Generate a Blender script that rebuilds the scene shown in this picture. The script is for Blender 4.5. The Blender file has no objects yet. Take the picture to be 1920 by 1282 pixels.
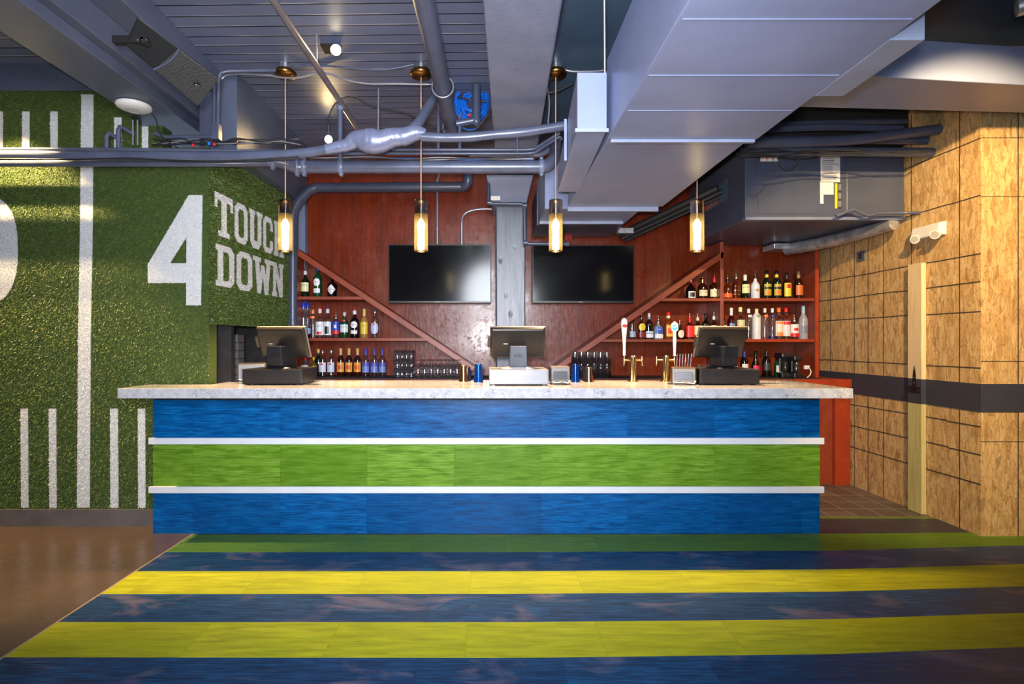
import bpy, math, random
import numpy as np
from mathutils import Vector, Matrix, Euler
random.seed(7)
rng = np.random.default_rng(7)
scene = bpy.context.scene
C = scene.collection
PI = math.pi
# ------------------------------------------------------------------ camera
F, CX, CY, H = 1057.0, 915.0, 641.0, 1.355
cam_d = bpy.data.cameras.new('camera'); cam = bpy.data.objects.new('camera', cam_d); C.objects.link(cam)
cam.location = (0, 0, H); cam.rotation_euler = (PI/2, 0, 0)
cam_d.sensor_width = 36; cam_d.sensor_fit = 'HORIZONTAL'; cam_d.lens = F/1920*36
cam_d.shift_x = (960-CX)/1920; cam_d.clip_start = 0.05
scene.camera = cam
# ------------------------------------------------------------------ view + world + big lights
scene.view_settings.view_transform = 'Standard'; scene.view_settings.look = 'None'
scene.view_settings.gamma = 1.0; scene.view_settings.exposure = 0.0
scene.view_settings.use_curve_mapping = False
scene.cycles.transparent_max_bounces = 32
w = bpy.data.worlds.new('world'); scene.world = w; w.use_nodes = True
bg = w.node_tree.nodes['Background']; bg.inputs[0].default_value = (0.62, 0.78, 1.0, 1); bg.inputs[1].default_value = .8

def lamp(name, kind, loc, energy, color=(1, 1, 1), size=.1, target=None, spot=60, blend=.3):
    d = bpy.data.lights.new(name, kind); d.energy = energy; d.color = color
    if kind == 'AREA': d.size = size; d.shape = 'DISK'
    else: d.shadow_soft_size = size
    if kind == 'SPOT': d.spot_size = math.radians(spot); d.spot_blend = blend
    o = bpy.data.objects.new(name, d); C.objects.link(o); o.location = loc
    if target is not None:
        o.rotation_euler = (Vector(target)-Vector(loc)).to_track_quat('-Z', 'Y').to_euler()
    return o
lamp('flash_light', 'SPOT', (-0.06, -0.12, 1.45), 700, (0.98, 0.97, 1.0), .07, (-.3, 5, 1.9), 110, 1.0)
um = lamp('umbrella_light', 'AREA', (0.22, -0.6, 2.4), 95, (0.86, 0.92, 1.0), 1.5, (-0.3, 4.2, 2.55)); um.data.spread = math.radians(105)
WARM = (1.0, 0.68, 0.30)
# spot lamps of the room (bodies are built further down at the same places)
SPOT_LEFT = (-3.52, 3.71, 3.30); SPOT_RIGHT = (2.45, 2.2, 3.02)
lamp('left_spot_light', 'SPOT', SPOT_LEFT, 700, WARM, .025, (-3.36, 4.05, 1.3), 72, .5)
lamp('right_spot_light', 'SPOT', SPOT_RIGHT, 560, WARM, .03, (3.44, 4.7, 1.35), 72, .6)

# ------------------------------------------------------------------ helpers
def P(px, py, Y): return Vector(((px-CX)*Y/F, Y, H+(CY-py)*Y/F))
def PX(px, Y): return (px-CX)*Y/F
def PZ(py, Y): return H+(CY-py)*Y/F
def lin(c):
    c = c/255.0
    return c/12.92 if c <= .04045 else ((c+.055)/1.055)**2.4
def rgb(r, g, b): return (lin(r), lin(g), lin(b), 1)

class NT:
    def __init__(s, name):
        s.m = bpy.data.materials.new(name); s.m.use_nodes = True; s.t = s.m.node_tree; s.n = s.t.nodes; s.l = s.t.links
        s.b = s.n['Principled BSDF']
    def put(s, sock, v):
        if isinstance(v, bpy.types.NodeSocket): s.l.new(v, sock)
        elif v is not None: sock.default_value = v
    def math(s, op, a, b=None, c=None):
        n = s.n.new('ShaderNodeMath'); n.operation = op
        for i, v in enumerate((a, b, c)):
            if v is not None: s.put(n.inputs[i], v)
        return n.outputs[0]
    def mix(s, f, a, b, mode='MIX'):
        n = s.n.new('ShaderNodeMix'); n.data_type = 'RGBA'; n.blend_type = mode
        s.put(n.inputs[0], f); s.put(n.inputs[6], a); s.put(n.inputs[7], b); return n.outputs[2]
    def pos(s, obj=False):
        if obj: return s.n.new('ShaderNodeTexCoord').outputs['Object']
        return s.n.new('ShaderNodeNewGeometry').outputs['Position']
    def sep(s, v):
        n = s.n.new('ShaderNodeSeparateXYZ'); s.l.new(v, n.inputs[0]); return n.outputs
    def comb(s, x, y, z):
        n = s.n.new('ShaderNodeCombineXYZ')
        for i, v in enumerate((x, y, z)): s.put(n.inputs[i], v)
        return n.outputs[0]
    def scale(s, v, sc, rot=(0, 0, 0)):
        n = s.n.new('ShaderNodeMapping'); s.l.new(v, n.inputs[0]); n.inputs['Scale'].default_value = sc; n.inputs['Rotation'].default_value = rot
        return n.outputs[0]
    def noise(s, v, sc, det=4, rough=.55, dist=0):
        n = s.n.new('ShaderNodeTexNoise'); s.l.new(v, n.inputs['Vector']); n.inputs['Scale'].default_value = sc
        n.inputs['Detail'].default_value = det; n.inputs['Roughness'].default_value = rough; n.inputs['Distortion'].default_value = dist
        return n.outputs['Fac']
    def voro(s, v, sc, out='Color', feat='F1'):
        n = s.n.new('ShaderNodeTexVoronoi'); n.feature = feat; s.l.new(v, n.inputs['Vector']); n.inputs['Scale'].default_value = sc
        return n.outputs[out]
    def white(s, v):
        n = s.n.new('ShaderNodeTexWhiteNoise'); n.noise_dimensions = '1D'; s.put(n.inputs['W'], v); return n.outputs['Value']
    def ramp(s, f, stops):
        n = s.n.new('ShaderNodeValToRGB'); s.l.new(f, n.inputs[0]); e = n.color_ramp.elements
        while len(e) < len(stops): e.new(.5)
        for i, (p, c) in enumerate(stops):
            e[i].position = p; e[i].color = c if len(c) == 4 else (*c, 1)
        return n.outputs[0]
    def rng(s, v, a, b, c=0, d=1):
        n = s.n.new('ShaderNodeMapRange'); s.put(n.inputs[0], v)
        for i, x in enumerate((a, b, c, d)): n.inputs[i+1].default_value = x
        return n.outputs[0]
    def bump(s, h, strength=.3, dist=.01):
        n = s.n.new('ShaderNodeBump'); s.put(n.inputs['Height'], h); n.inputs['Strength'].default_value = strength; n.inputs['Distance'].default_value = dist
        s.l.new(n.outputs[0], s.b.inputs['Normal'])
    def set(s, **k):
        for a, v in k.items(): s.put(s.b.inputs[a.replace('_', ' ')], v)
        return s

def simple(name, col, rough=.5, metal=0, var=.12, vs=6, bmp=0, bs=60, obj=True, spec=.5, coat=0):
    t = NT(name); p = t.pos(obj)
    if var:
        f = t.noise(p, vs)
        a = tuple(min(1, c*(1-var*1.6)) for c in col[:3])+(1,); b = tuple(min(1, c*(1+var*1.6)) for c in col[:3])+(1,)
        t.set(Base_Color=t.mix(t.rng(f, .3, .7), a, b))
    else: t.set(Base_Color=col)
    t.set(Roughness=rough, Metallic=metal, Specular_IOR_Level=spec, Coat_Weight=coat)
    if bmp: t.bump(t.noise(p, bs, 3), bmp, .004)
    return t.m
def glass(name, tint, gloss=.12, rough=.02, dens=1.0):
    t = NT(name); n, l = t.n, t.l
    tr = n.new('ShaderNodeBsdfTransparent'); tr.inputs[0].default_value = tint
    gl = n.new('ShaderNodeBsdfGlossy'); gl.inputs['Roughness'].default_value = rough; gl.inputs[0].default_value = (1, 1, 1, 1)
    lw = n.new('ShaderNodeLayerWeight'); lw.inputs[0].default_value = .35
    f = t.math('ADD', t.math('MULTIPLY', lw.outputs['Facing'], .5), gloss)
    mx = n.new('ShaderNodeMixShader'); l.new(f, mx.inputs[0]); l.new(tr.outputs[0], mx.inputs[1]); l.new(gl.outputs[0], mx.inputs[2])
    l.new(mx.outputs[0], n['Material Output'].inputs[0]); return t.m
def emis(name, col, st):
    t = NT(name); t.set(Base_Color=(1, 1, 1, 1), Emission_Color=col, Emission_Strength=st); return t.m

M = {}
GREY = rgb(106, 116, 142)
def mk():
    M['grey'] = simple('grey_painted_metal', GREY, .38, var=.10, vs=3, bmp=.08, bs=30, obj=False)
    M['duct'] = simple('grey_painted_duct', rgb(122, 133, 170), .36, var=.08, vs=2, bmp=.10, bs=9, obj=False)
    M['flange'] = simple('flange_paint', rgb(132, 142, 170), .35, var=.06)
    M['pipe'] = simple('grey_painted_pipe', rgb(80, 86, 108), .3, var=.1, vs=8, bmp=.1, bs=40, obj=False)
    M['pvc'] = simple('dark_grey_pipe', rgb(66, 73, 94), .32, var=.08, obj=False)
    M['silver'] = simple('silver_metal', rgb(190, 192, 196), .25, .9, .1)
    M['foil'] = simple('silver_foil', rgb(196, 200, 208), .3, .7, .25, 14, .9, 26)
    M['steel'] = simple('brushed_steel', rgb(170, 160, 140), .3, .9, .1)
    M['conduit'] = simple('conduit_metal', rgb(150, 150, 160), .3, .5, .1)
    M['white'] = simple('white_plastic', rgb(225, 222, 220), .4, 0, .03)
    M['black'] = simple('black_plastic', rgb(24, 24, 27), .35, 0, .1)
    M['blackmat'] = simple('matte_black', rgb(20, 18, 18), .7, 0, .2)
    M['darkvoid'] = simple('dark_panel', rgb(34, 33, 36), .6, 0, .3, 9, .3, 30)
    M['cable'] = simple('black_cable', rgb(36, 37, 42), .45, 0, .1)
    M['bluecable'] = simple('blue_cable', rgb(20, 105, 215), .4, 0, .15, 30)
    M['red'] = simple('red_plastic', rgb(200, 30, 30), .4)
    M['brass'] = simple('brass', rgb(188, 160, 112), .2, 1, .1)
    M['brassdark'] = simple('canopy_brass', rgb(150, 110, 60), .3, 1, .2)
    M['copper'] = simple('champagne_metal', rgb(205, 165, 120), .2, 1, .05)
    M['bluemetal'] = simple('blue_metal', rgb(10, 60, 150), .18, .7, .05)
    M['cord'] = simple('beige_cord', rgb(190, 150, 130), .5, 0, 0)
    t = NT('amber_glass'); n, l = t.n, t.l
    tr = n.new('ShaderNodeBsdfTransparent'); tr.inputs[0].default_value = (1, .86, .52, 1); tl = n.new('ShaderNodeBsdfTranslucent'); tl.inputs[0].default_value = (1, .72, .30, 1)
    gl = n.new('ShaderNodeBsdfGlossy'); gl.inputs['Roughness'].default_value = .05; a_ = t.sep(t.pos(True)); an = t.math('ARCTAN2', a_[1], a_[0])
    rib = t.math('ADD', .22, t.math('MULTIPLY', .12, t.math('SINE', t.math('MULTIPLY', an, 40))))
    m1 = n.new('ShaderNodeMixShader'); l.new(rib, m1.inputs[0]); l.new(tr.outputs[0], m1.inputs[1]); l.new(tl.outputs[0], m1.inputs[2])
    m2 = n.new('ShaderNodeMixShader'); m2.inputs[0].default_value = .10; l.new(m1.outputs[0], m2.inputs[1]); l.new(gl.outputs[0], m2.inputs[2]); l.new(m2.outputs[0], n['Material Output'].inputs[0]); M['amber'] = t.m
    M['smoke'] = glass('smoky_gold_glass', (.62, .50, .30, 1), .30)
    M['clear'] = glass('clear_glass', (.93, .95, .97, 1), .10)
    M['glassware'] = glass('drinking_glass', (.96, .96, .98, 1), .16, .06)
    M['bulb'] = emis('lamp_bulb', (1, .86, .58, 1), 9)
    M['lens'] = emis('spot_lens', (1, .80, .45, 1), 60)
    M['redcage'] = simple('red_cage', rgb(150, 40, 40), .4)
    # floor / concrete
    t = NT('polished_brown_concrete'); p = t.pos(); n1 = t.noise(p, 1.3, 8, .6); n2 = t.noise(p, 14, 6, .7)
    c = t.mix(t.rng(n1, .3, .7), rgb(72, 58, 50), rgb(98, 78, 64)); c = t.mix(t.rng(n2, .4, .8, 0, .5), c, rgb(68, 60, 56))
    t.set(Base_Color=c, Roughness=t.rng(n2, .2, .8, .18, .34)); t.bump(n2, .015, .002); M['concrete'] = t.m
    M['base'] = simple('grey_baseboard', rgb(92, 86, 86), .5, 0, .15, 5, obj=False)
    def tile(name, c1, c2, axis='z', x0=-.19, pitch=.615, worn=None, rough=.34, hi=None):
        t = NT(name); p = t.pos(); x, y, z = t.sep(p); v = y if axis == 'y' else z
        cell = t.math('FLOOR', t.math('DIVIDE', t.math('SUBTRACT', x, x0), pitch)); rnd = t.white(t.math('ADD', cell, t.math('MULTIPLY', t.math('FLOOR', t.math('DIVIDE', v, .3)), 17.3)))
        uv = t.comb(t.math('MULTIPLY', x, 3.2), t.math('ADD', t.math('MULTIPLY', v, 24), t.math('MULTIPLY', cell, 3.7)), 0)
        n1 = t.noise(uv, 1.2, 6, .62, .4); n2 = t.noise(t.scale(p, (1, 1, 1)), 1.6, 5, .6)
        uv2 = t.comb(t.math('MULTIPLY', x, 7), t.math('MULTIPLY', v, 110), 0); n3 = t.noise(uv2, 1.0, 4, .6)
        c = t.mix(t.rng(n1, .36, .64), c1, c2)
        c = t.mix(t.rng(n3, .46, .72, 0, .75), c, hi or c2)
        c = t.mix(t.rng(t.noise(uv2, .6, 5, .7, .3), .52, .72, 0, .42), c, tuple(q*.55 for q in c1[:3])+(1,))
        c = t.mix(t.rng(rnd, 0, 1, 0, .5), c, c1)
        if worn: 
            nw = t.noise(t.scale(p, (1, 2.4, 1)), 1.9, 6, .62, .7)
            c = t.mix(t.rng(nw, .53, .66, 0, .7), c, worn)
        fr = t.math('FRACT', t.math('DIVIDE', t.math('SUBTRACT', x, x0), pitch)); ln = t.math('LESS_THAN', fr, .005)
        c = t.mix(t.math('MULTIPLY', ln, .3), c, tuple(q*.35 for q in c1[:3])+(1,))
        t.set(Base_Color=c, Roughness=t.rng(n1, .2, .8, rough-.08, rough+.10), Specular_IOR_Level=.22); t.bump(n3, .06, .002); return t.m
    XJ = PX(362, 3.99)
    M['bar_blue'] = tile('bar_blue_tile', rgb(0, 54, 106), rgb(0, 84, 150), 'z', XJ, hi=rgb(16, 116, 184))
    M['bar_green'] = tile('bar_green_tile', rgb(70, 108, 16), rgb(104, 144, 40), 'z', XJ, hi=rgb(134, 170, 74))
    M['fl_blue'] = tile('floor_blue_tile', rgb(12, 36, 70), rgb(26, 62, 106), 'y', -.3, worn=rgb(104, 94, 112), hi=rgb(34, 106, 160), rough=.4)
    M['fl_yel'] = tile('floor_yellow_tile', rgb(138, 143, 6), rgb(178, 178, 24), 'y', -.1, hi=rgb(176, 178, 48), rough=.4)
    M['fl_green'] = tile('floor_green_tile', rgb(66, 100, 22), rgb(92, 126, 36), 'y', -.5, hi=rgb(104, 138, 44), rough=.4)
    M['fl_dark'] = tile('floor_dark_tile', rgb(44, 44, 58), rgb(60, 58, 72), 'y', -.5, rough=.4)
    t = NT('quarry_tile'); p = t.pos(); x, y, z = t.sep(p)
    fx = t.math('FRACT', t.math('DIVIDE', x, .205)); fy = t.math('FRACT', t.math('DIVIDE', t.math('SUBTRACT', y, 4.37), .205))
    g = t.math('MAXIMUM', t.math('LESS_THAN', fx, .04), t.math('LESS_THAN', fy, .04))
    cell = t.math('ADD', t.math('FLOOR', t.math('DIVIDE', x, .205)), t.math('MULTIPLY', t.math('FLOOR', t.math('DIVIDE', y, .205)), 7.7))
    c = t.mix(t.white(cell), rgb(70, 62, 60), rgb(98, 88, 84)); c = t.mix(t.rng(t.noise(p, 12), .3, .7, 0, .4), c, rgb(80, 76, 80))
    t.set(Base_Color=t.mix(g, c, rgb(136, 128, 122)), Roughness=.45); t.bump(t.math('SUBTRACT', 1, g), .3, .003); M['quarry'] = t.m
    # back wall boards
    t = NT('red_brown_boards'); p = t.pos(); x, y, z = t.sep(p)
    q = t.math('DIVIDE', t.math('ADD', x, t.math('MULTIPLY', t.math('SINE', t.math('MULTIPLY', x, 9.1)), .012)), .112); fr = t.math('FRACT', q); cell = t.math('FLOOR', q); rnd = t.white(cell)
    seam = t.math('LESS_THAN', fr, .035)
    n1 = t.noise(t.comb(t.math('MULTIPLY', x, 9), y, t.math('MULTIPLY', z, 1.6)), 1.6, 6, .6); n2 = t.noise(p, 5, 7, .7, .6)
    c = t.mix(t.rng(n1, .3, .7), rgb(94, 30, 5), rgb(120, 42, 10)); c = t.mix(t.rng(rnd, 0, 1, 0, .35), c, rgb(92, 30, 16))
    c = t.mix(t.rng(n2, .58, .72, 0, .35), c, rgb(150, 74, 52)); c = t.mix(t.math('MULTIPLY', seam, .7), c, rgb(46, 14, 8))
    t.set(Base_Color=c, Roughness=t.rng(n2, .3, .7, .22, .42), Coat_Weight=.32, Coat_Roughness=t.rng(t.noise(p, 16, 6, .75), .38, .62, .05, .34)); t.b.inputs['Specular IOR Level'].default_value = .2
    h = t.math('ADD', t.math('MULTIPLY', n2, .8), t.math('ADD', t.math('MULTIPLY', rnd, .5), t.math('MULTIPLY', seam, -1.5)))
    h = t.math('ADD', h, t.math('MULTIPLY', t.noise(t.scale(p, (30, 1, 6)), 1.2, 5, .6), .6)); t.bump(h, .60, .005); M['boards'] = t.m
    t = NT('red_brown_shelf_paint'); p = t.pos(); n2 = t.noise(p, 7, 6, .6)
    t.set(Base_Color=t.mix(t.rng(n2, .3, .7), rgb(118, 46, 22), rgb(142, 62, 36)), Roughness=.38); t.bump(t.noise(t.scale(p, (4, 40, 40)), 1, 4), .2, .003); M['shelf'] = t.m
    M['orange'] = simple('orange_red_paint', rgb(150, 52, 22), .35, 0, .12, 6, .1, 30, obj=False)
    # ceiling planks
    t = NT('grey_painted_planks'); p = t.pos(); x, y, z = t.sep(p)
    q = t.math('DIVIDE', t.math('ADD', y, t.math('MULTIPLY', x, .018)), .118); fr = t.math('FRACT', q); cell = t.math('FLOOR', q); rnd = t.white(cell)
    e1 = t.math('LESS_THAN', fr, .09); nn = t.noise(t.comb(t.math('MULTIPLY', x, 1.1), t.math('MULTIPLY', cell, 5.3), 0), 1, 3); e2 = t.math('MULTIPLY', t.math('GREATER_THAN', fr, .93), t.rng(nn, .42, .54))
    c = t.mix(rnd, rgb(92, 101, 128), rgb(110, 118, 148)); c = t.mix(t.rng(t.noise(p, 4, 6), .3, .7, 0, .3), c, rgb(100, 110, 140))
    c = t.mix(e1, c, rgb(16, 16, 20)); c = t.mix(t.math('MULTIPLY', e2, .75), c, rgb(200, 202, 214))
    t.set(Base_Color=c, Roughness=.45); t.bump(t.math('ADD', t.math('MULTIPLY', e1, -2), t.math('MULTIPLY', rnd, .6)), .5, .008); M['planks'] = t.m
    t = NT('painted_concrete'); p = t.pos(); n1 = t.noise(p, 3, 8, .65); n2 = t.noise(p, 22, 5, .7)
    c = t.mix(t.rng(n1, .3, .7), rgb(104, 110, 134), rgb(124, 130, 156))
    t.set(Base_Color=c, Roughness=.5); t.bump(t.math('ADD', n1, t.math('MULTIPLY', n2, .4)), .4, .012); M['beam'] = t.m
    t = NT('dark_painted_slab'); p = t.pos(); n1 = t.noise(p, 2, 5, .5)
    t.set(Base_Color=t.mix(t.rng(n1, .3, .7), rgb(62, 82, 106), rgb(76, 98, 122)), Roughness=.4); t.bump(n1, .1, .01); M['slab'] = t.m
    t = NT('steel_beam_paint'); p = t.pos(); n1 = t.noise(p, 2, 6, .6)
    t.set(Base_Color=t.mix(t.rng(n1, .3, .7), rgb(74, 81, 102), rgb(90, 97, 118)), Roughness=.42); t.bump(t.noise(p, 35, 4), .12, .004); M['ibeam'] = t.m
    t = NT('column_wood'); p = t.pos(); n1 = t.noise(t.scale(p, (10, 10, 1.5)), 1.4, 6, .6); v = t.voro(t.scale(p, (1, 1, .55)), 5.5, 'Distance')
    c = t.mix(t.rng(n1, .3, .7), rgb(72, 77, 92), rgb(100, 104, 120)); c = t.mix(t.rng(v, .0, .09, .7, 0), c, rgb(46, 46, 56))
    t.set(Base_Color=c, Roughness=.35); t.bump(t.math('ADD', n1, t.rng(v, 0, .12, -1, 0)), .5, .008); M['column'] = t.m
    # OSB
    t = NT('osb_board'); p = t.pos(); x, y, z = t.sep(p); u = t.math('ADD', x, y); wv = t.comb(u, z, 0)
    wv = t.mix(.05, wv, t.n.new('ShaderNodeTexNoise').outputs['Color']); 
    col = None
    pal = [(0, rgb(176, 136, 84)), (.2, rgb(206, 166, 108)), (.5, rgb(222, 184, 126)), (.8, rgb(234, 202, 148)), (1, rgb(192, 150, 98))]
    for i, (rot, sc, thr) in enumerate(((.15, (44, 11, 1), None), (.8, (52, 13, 1), .45), (-.6, (40, 10, 1), .5), (1.5, (46, 14, 1), .55), (-1.2, (50, 12, 1), .55), (.4, (36, 9, 1), .62))):
        vv = t.scale(wv, sc, (0, 0, rot)); vc = t.voro(vv, 1.0); s3 = t.sep(vc); cc = t.ramp(s3[0], pal)
        cc = t.mix(t.rng(t.noise(t.scale(vv, (4, .35, 1)), 1, 3), .3, .7, 0, .5), cc, rgb(172, 134, 88))
        col = cc if col is None else t.mix(t.math('GREATER_THAN', s3[1], thr), col, cc)
        hh = s3[2]
    big = t.noise(wv, 2.2, 3); col = t.mix(t.rng(big, .35, .7, 0, .2), col, rgb(164, 130, 86))
    dk = t.voro(t.scale(wv, (34, 12, 1), (0, 0, .7)), 1.0); col = t.mix(t.math('MULTIPLY', t.math('GREATER_THAN', t.sep(dk)[0], .978), .45), col, rgb(110, 68, 34))
    edge = t.math('LESS_THAN', t.voro(t.scale(wv, (58, 12, 1), (0, 0, -.5)), 1.0, 'Distance', 'DISTANCE_TO_EDGE'), .04); col = t.mix(t.math('MULTIPLY', edge, .4), col, rgb(90, 58, 28))
    t.set(Base_Color=col, Roughness=.6); t.bump(hh, .25, .003); M['osb'] = t.m
    t = NT('navy_band_paint'); p = t.pos(); t.set(Base_Color=t.mix(t.noise(p, 9), rgb(50, 52, 66), rgb(60, 62, 76)), Roughness=.6); t.bump(t.noise(p, 40), .3, .003); M['band'] = t.m
    M['line'] = simple('dark_marker', rgb(60, 52, 46), .8, 0, .1)
    t = NT('pine_board'); p = t.pos(); x, y, z = t.sep(p); n1 = t.noise(t.comb(t.math('MULTIPLY', t.math('ADD', x, y), 60), t.math('MULTIPLY', z, 2.2), 0), 1, 4, .5, 1.0)
    c = t.mix(t.rng(n1, .3, .7), rgb(214, 186, 140), rgb(232, 208, 168)); kn = t.voro(t.comb(t.math('MULTIPLY', t.math('ADD', x, y), 7), t.math('MULTIPLY', z, 3.2), 0), 1.0, 'Distance')
    c = t.mix(t.rng(kn, .05, .11, .8, 0), c, rgb(150, 90, 40)); t.set(Base_Color=c, Roughness=.55); M['pine'] = t.m
    t = NT('treated_pine_board'); p = t.pos(); x, y, z = t.sep(p); n1 = t.noise(t.comb(t.math('MULTIPLY', t.math('ADD', x, y), 60), t.math('MULTIPLY', z, 2.2), 0), 1, 4, .5, 1.0)
    t.set(Base_Color=t.mix(t.rng(n1, .3, .7), rgb(176, 166, 104), rgb(204, 194, 134)), Roughness=.55); M['treated'] = t.m
    # quartz
    def quartz(nm, a, b, rough):
        t = NT(nm); p = t.pos(); n0 = t.n.new('ShaderNodeTexNoise'); n0.inputs['Scale'].default_value = 9; n0.inputs['Detail'].default_value = 4; t.l.new(p, n0.inputs['Vector'])
        v = t.voro(t.mix(.12, p, n0.outputs['Color']), 42, 'Distance', 'DISTANCE_TO_EDGE'); m = t.noise(p, 12, 5)
        f = t.math('MULTIPLY', t.rng(v, .0, .045, 1, 0), t.rng(m, .42, .6)); c = t.mix(t.rng(t.noise(p, 30, 4), .3, .8), a, b)
        t.set(Base_Color=t.mix(f, c, rgb(96, 98, 108)), Roughness=rough); return t.m
    M['quartz'] = quartz('speckled_quartz', rgb(166, 166, 174), rgb(198, 198, 205), .12)
    # turf
    def turf(nm, a, b, c3):
        t = NT(nm); p = t.pos(); n1 = t.noise(p, 1.6, 3); n2 = t.noise(p, 130, 3, .7); n3 = t.noise(p, 26, 4, .7)
        c = t.mix(t.rng(n2, .3, .7), a, b); c = t.mix(t.rng(n3, .35, .7, 0, .5), c, c3)
        t.set(Base_Color=c, Roughness=.5); t.bump(t.math('ADD', n2, n3), .8, .012); return t.m
    M['turf'] = turf('green_turf', rgb(30, 48, 14), rgb(72, 92, 34), rgb(50, 70, 22))
    M['turfw'] = turf('white_turf', rgb(176, 178, 182), rgb(226, 226, 228), rgb(206, 206, 210))
    M['blade'] = simple('turf_blade', rgb(84, 104, 42), .40, 0, .35, 40, obj=False)
    M['bladew'] = simple('white_turf_blade', rgb(226, 226, 228), .45, 0, .08, 40, obj=False)
    t = NT('whitewashed_brick'); p = t.pos(); x, y, z = t.sep(p); br = t.n.new('ShaderNodeTexBrick'); t.l.new(t.comb(t.math('ADD', x, y), z, 0), br.inputs[0])
    br.inputs['Color1'].default_value = rgb(120, 114, 112); br.inputs['Color2'].default_value = rgb(96, 92, 94); br.inputs['Mortar'].default_value = rgb(64, 60, 60)
    br.inputs['Scale'].default_value = 1; br.inputs['Brick Width'].default_value = .2; br.inputs['Row Height'].default_value = .075; br.inputs['Mortar Size'].default_value = .006
    t.set(Base_Color=br.outputs[0], Roughness=.8); t.bump(t.noise(p, 40), .4, .006); M['brick'] = t.m
    # TV glass
    t = NT('tv_screen_glass'); t.set(Base_Color=(.004, .004, .005, 1), Roughness=.12, Specular_IOR_Level=.28); M['screen'] = t.m
    t = NT('speaker_grille'); p = t.pos(True); d = t.voro(p, 130, 'Distance'); t.set(Base_Color=t.mix(t.rng(d, .2, .5), rgb(12, 12, 13), rgb(40, 39, 40)), Roughness=.5); t.bump(d, .5, .002); M['grille'] = t.m
mk()
_cc = {}
def CM(r, g, b, rough=.4, metal=0):
    k = (r, g, b, rough, metal)
    if k not in _cc: _cc[k] = simple('paint_%d_%d_%d' % (r, g, b), rgb(r, g, b), rough, metal, .04, 20)
    return _cc[k]
def bottle_mat(r, g, b):
    k = ('bt', r, g, b)
    if k not in _cc:
        t = NT('dark_bottle_glass_%d_%d_%d' % (r, g, b)); t.set(Base_Color=rgb(r, g, b), Roughness=.06, Specular_IOR_Level=.7); _cc[k] = t.m
    return _cc[k]

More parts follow.
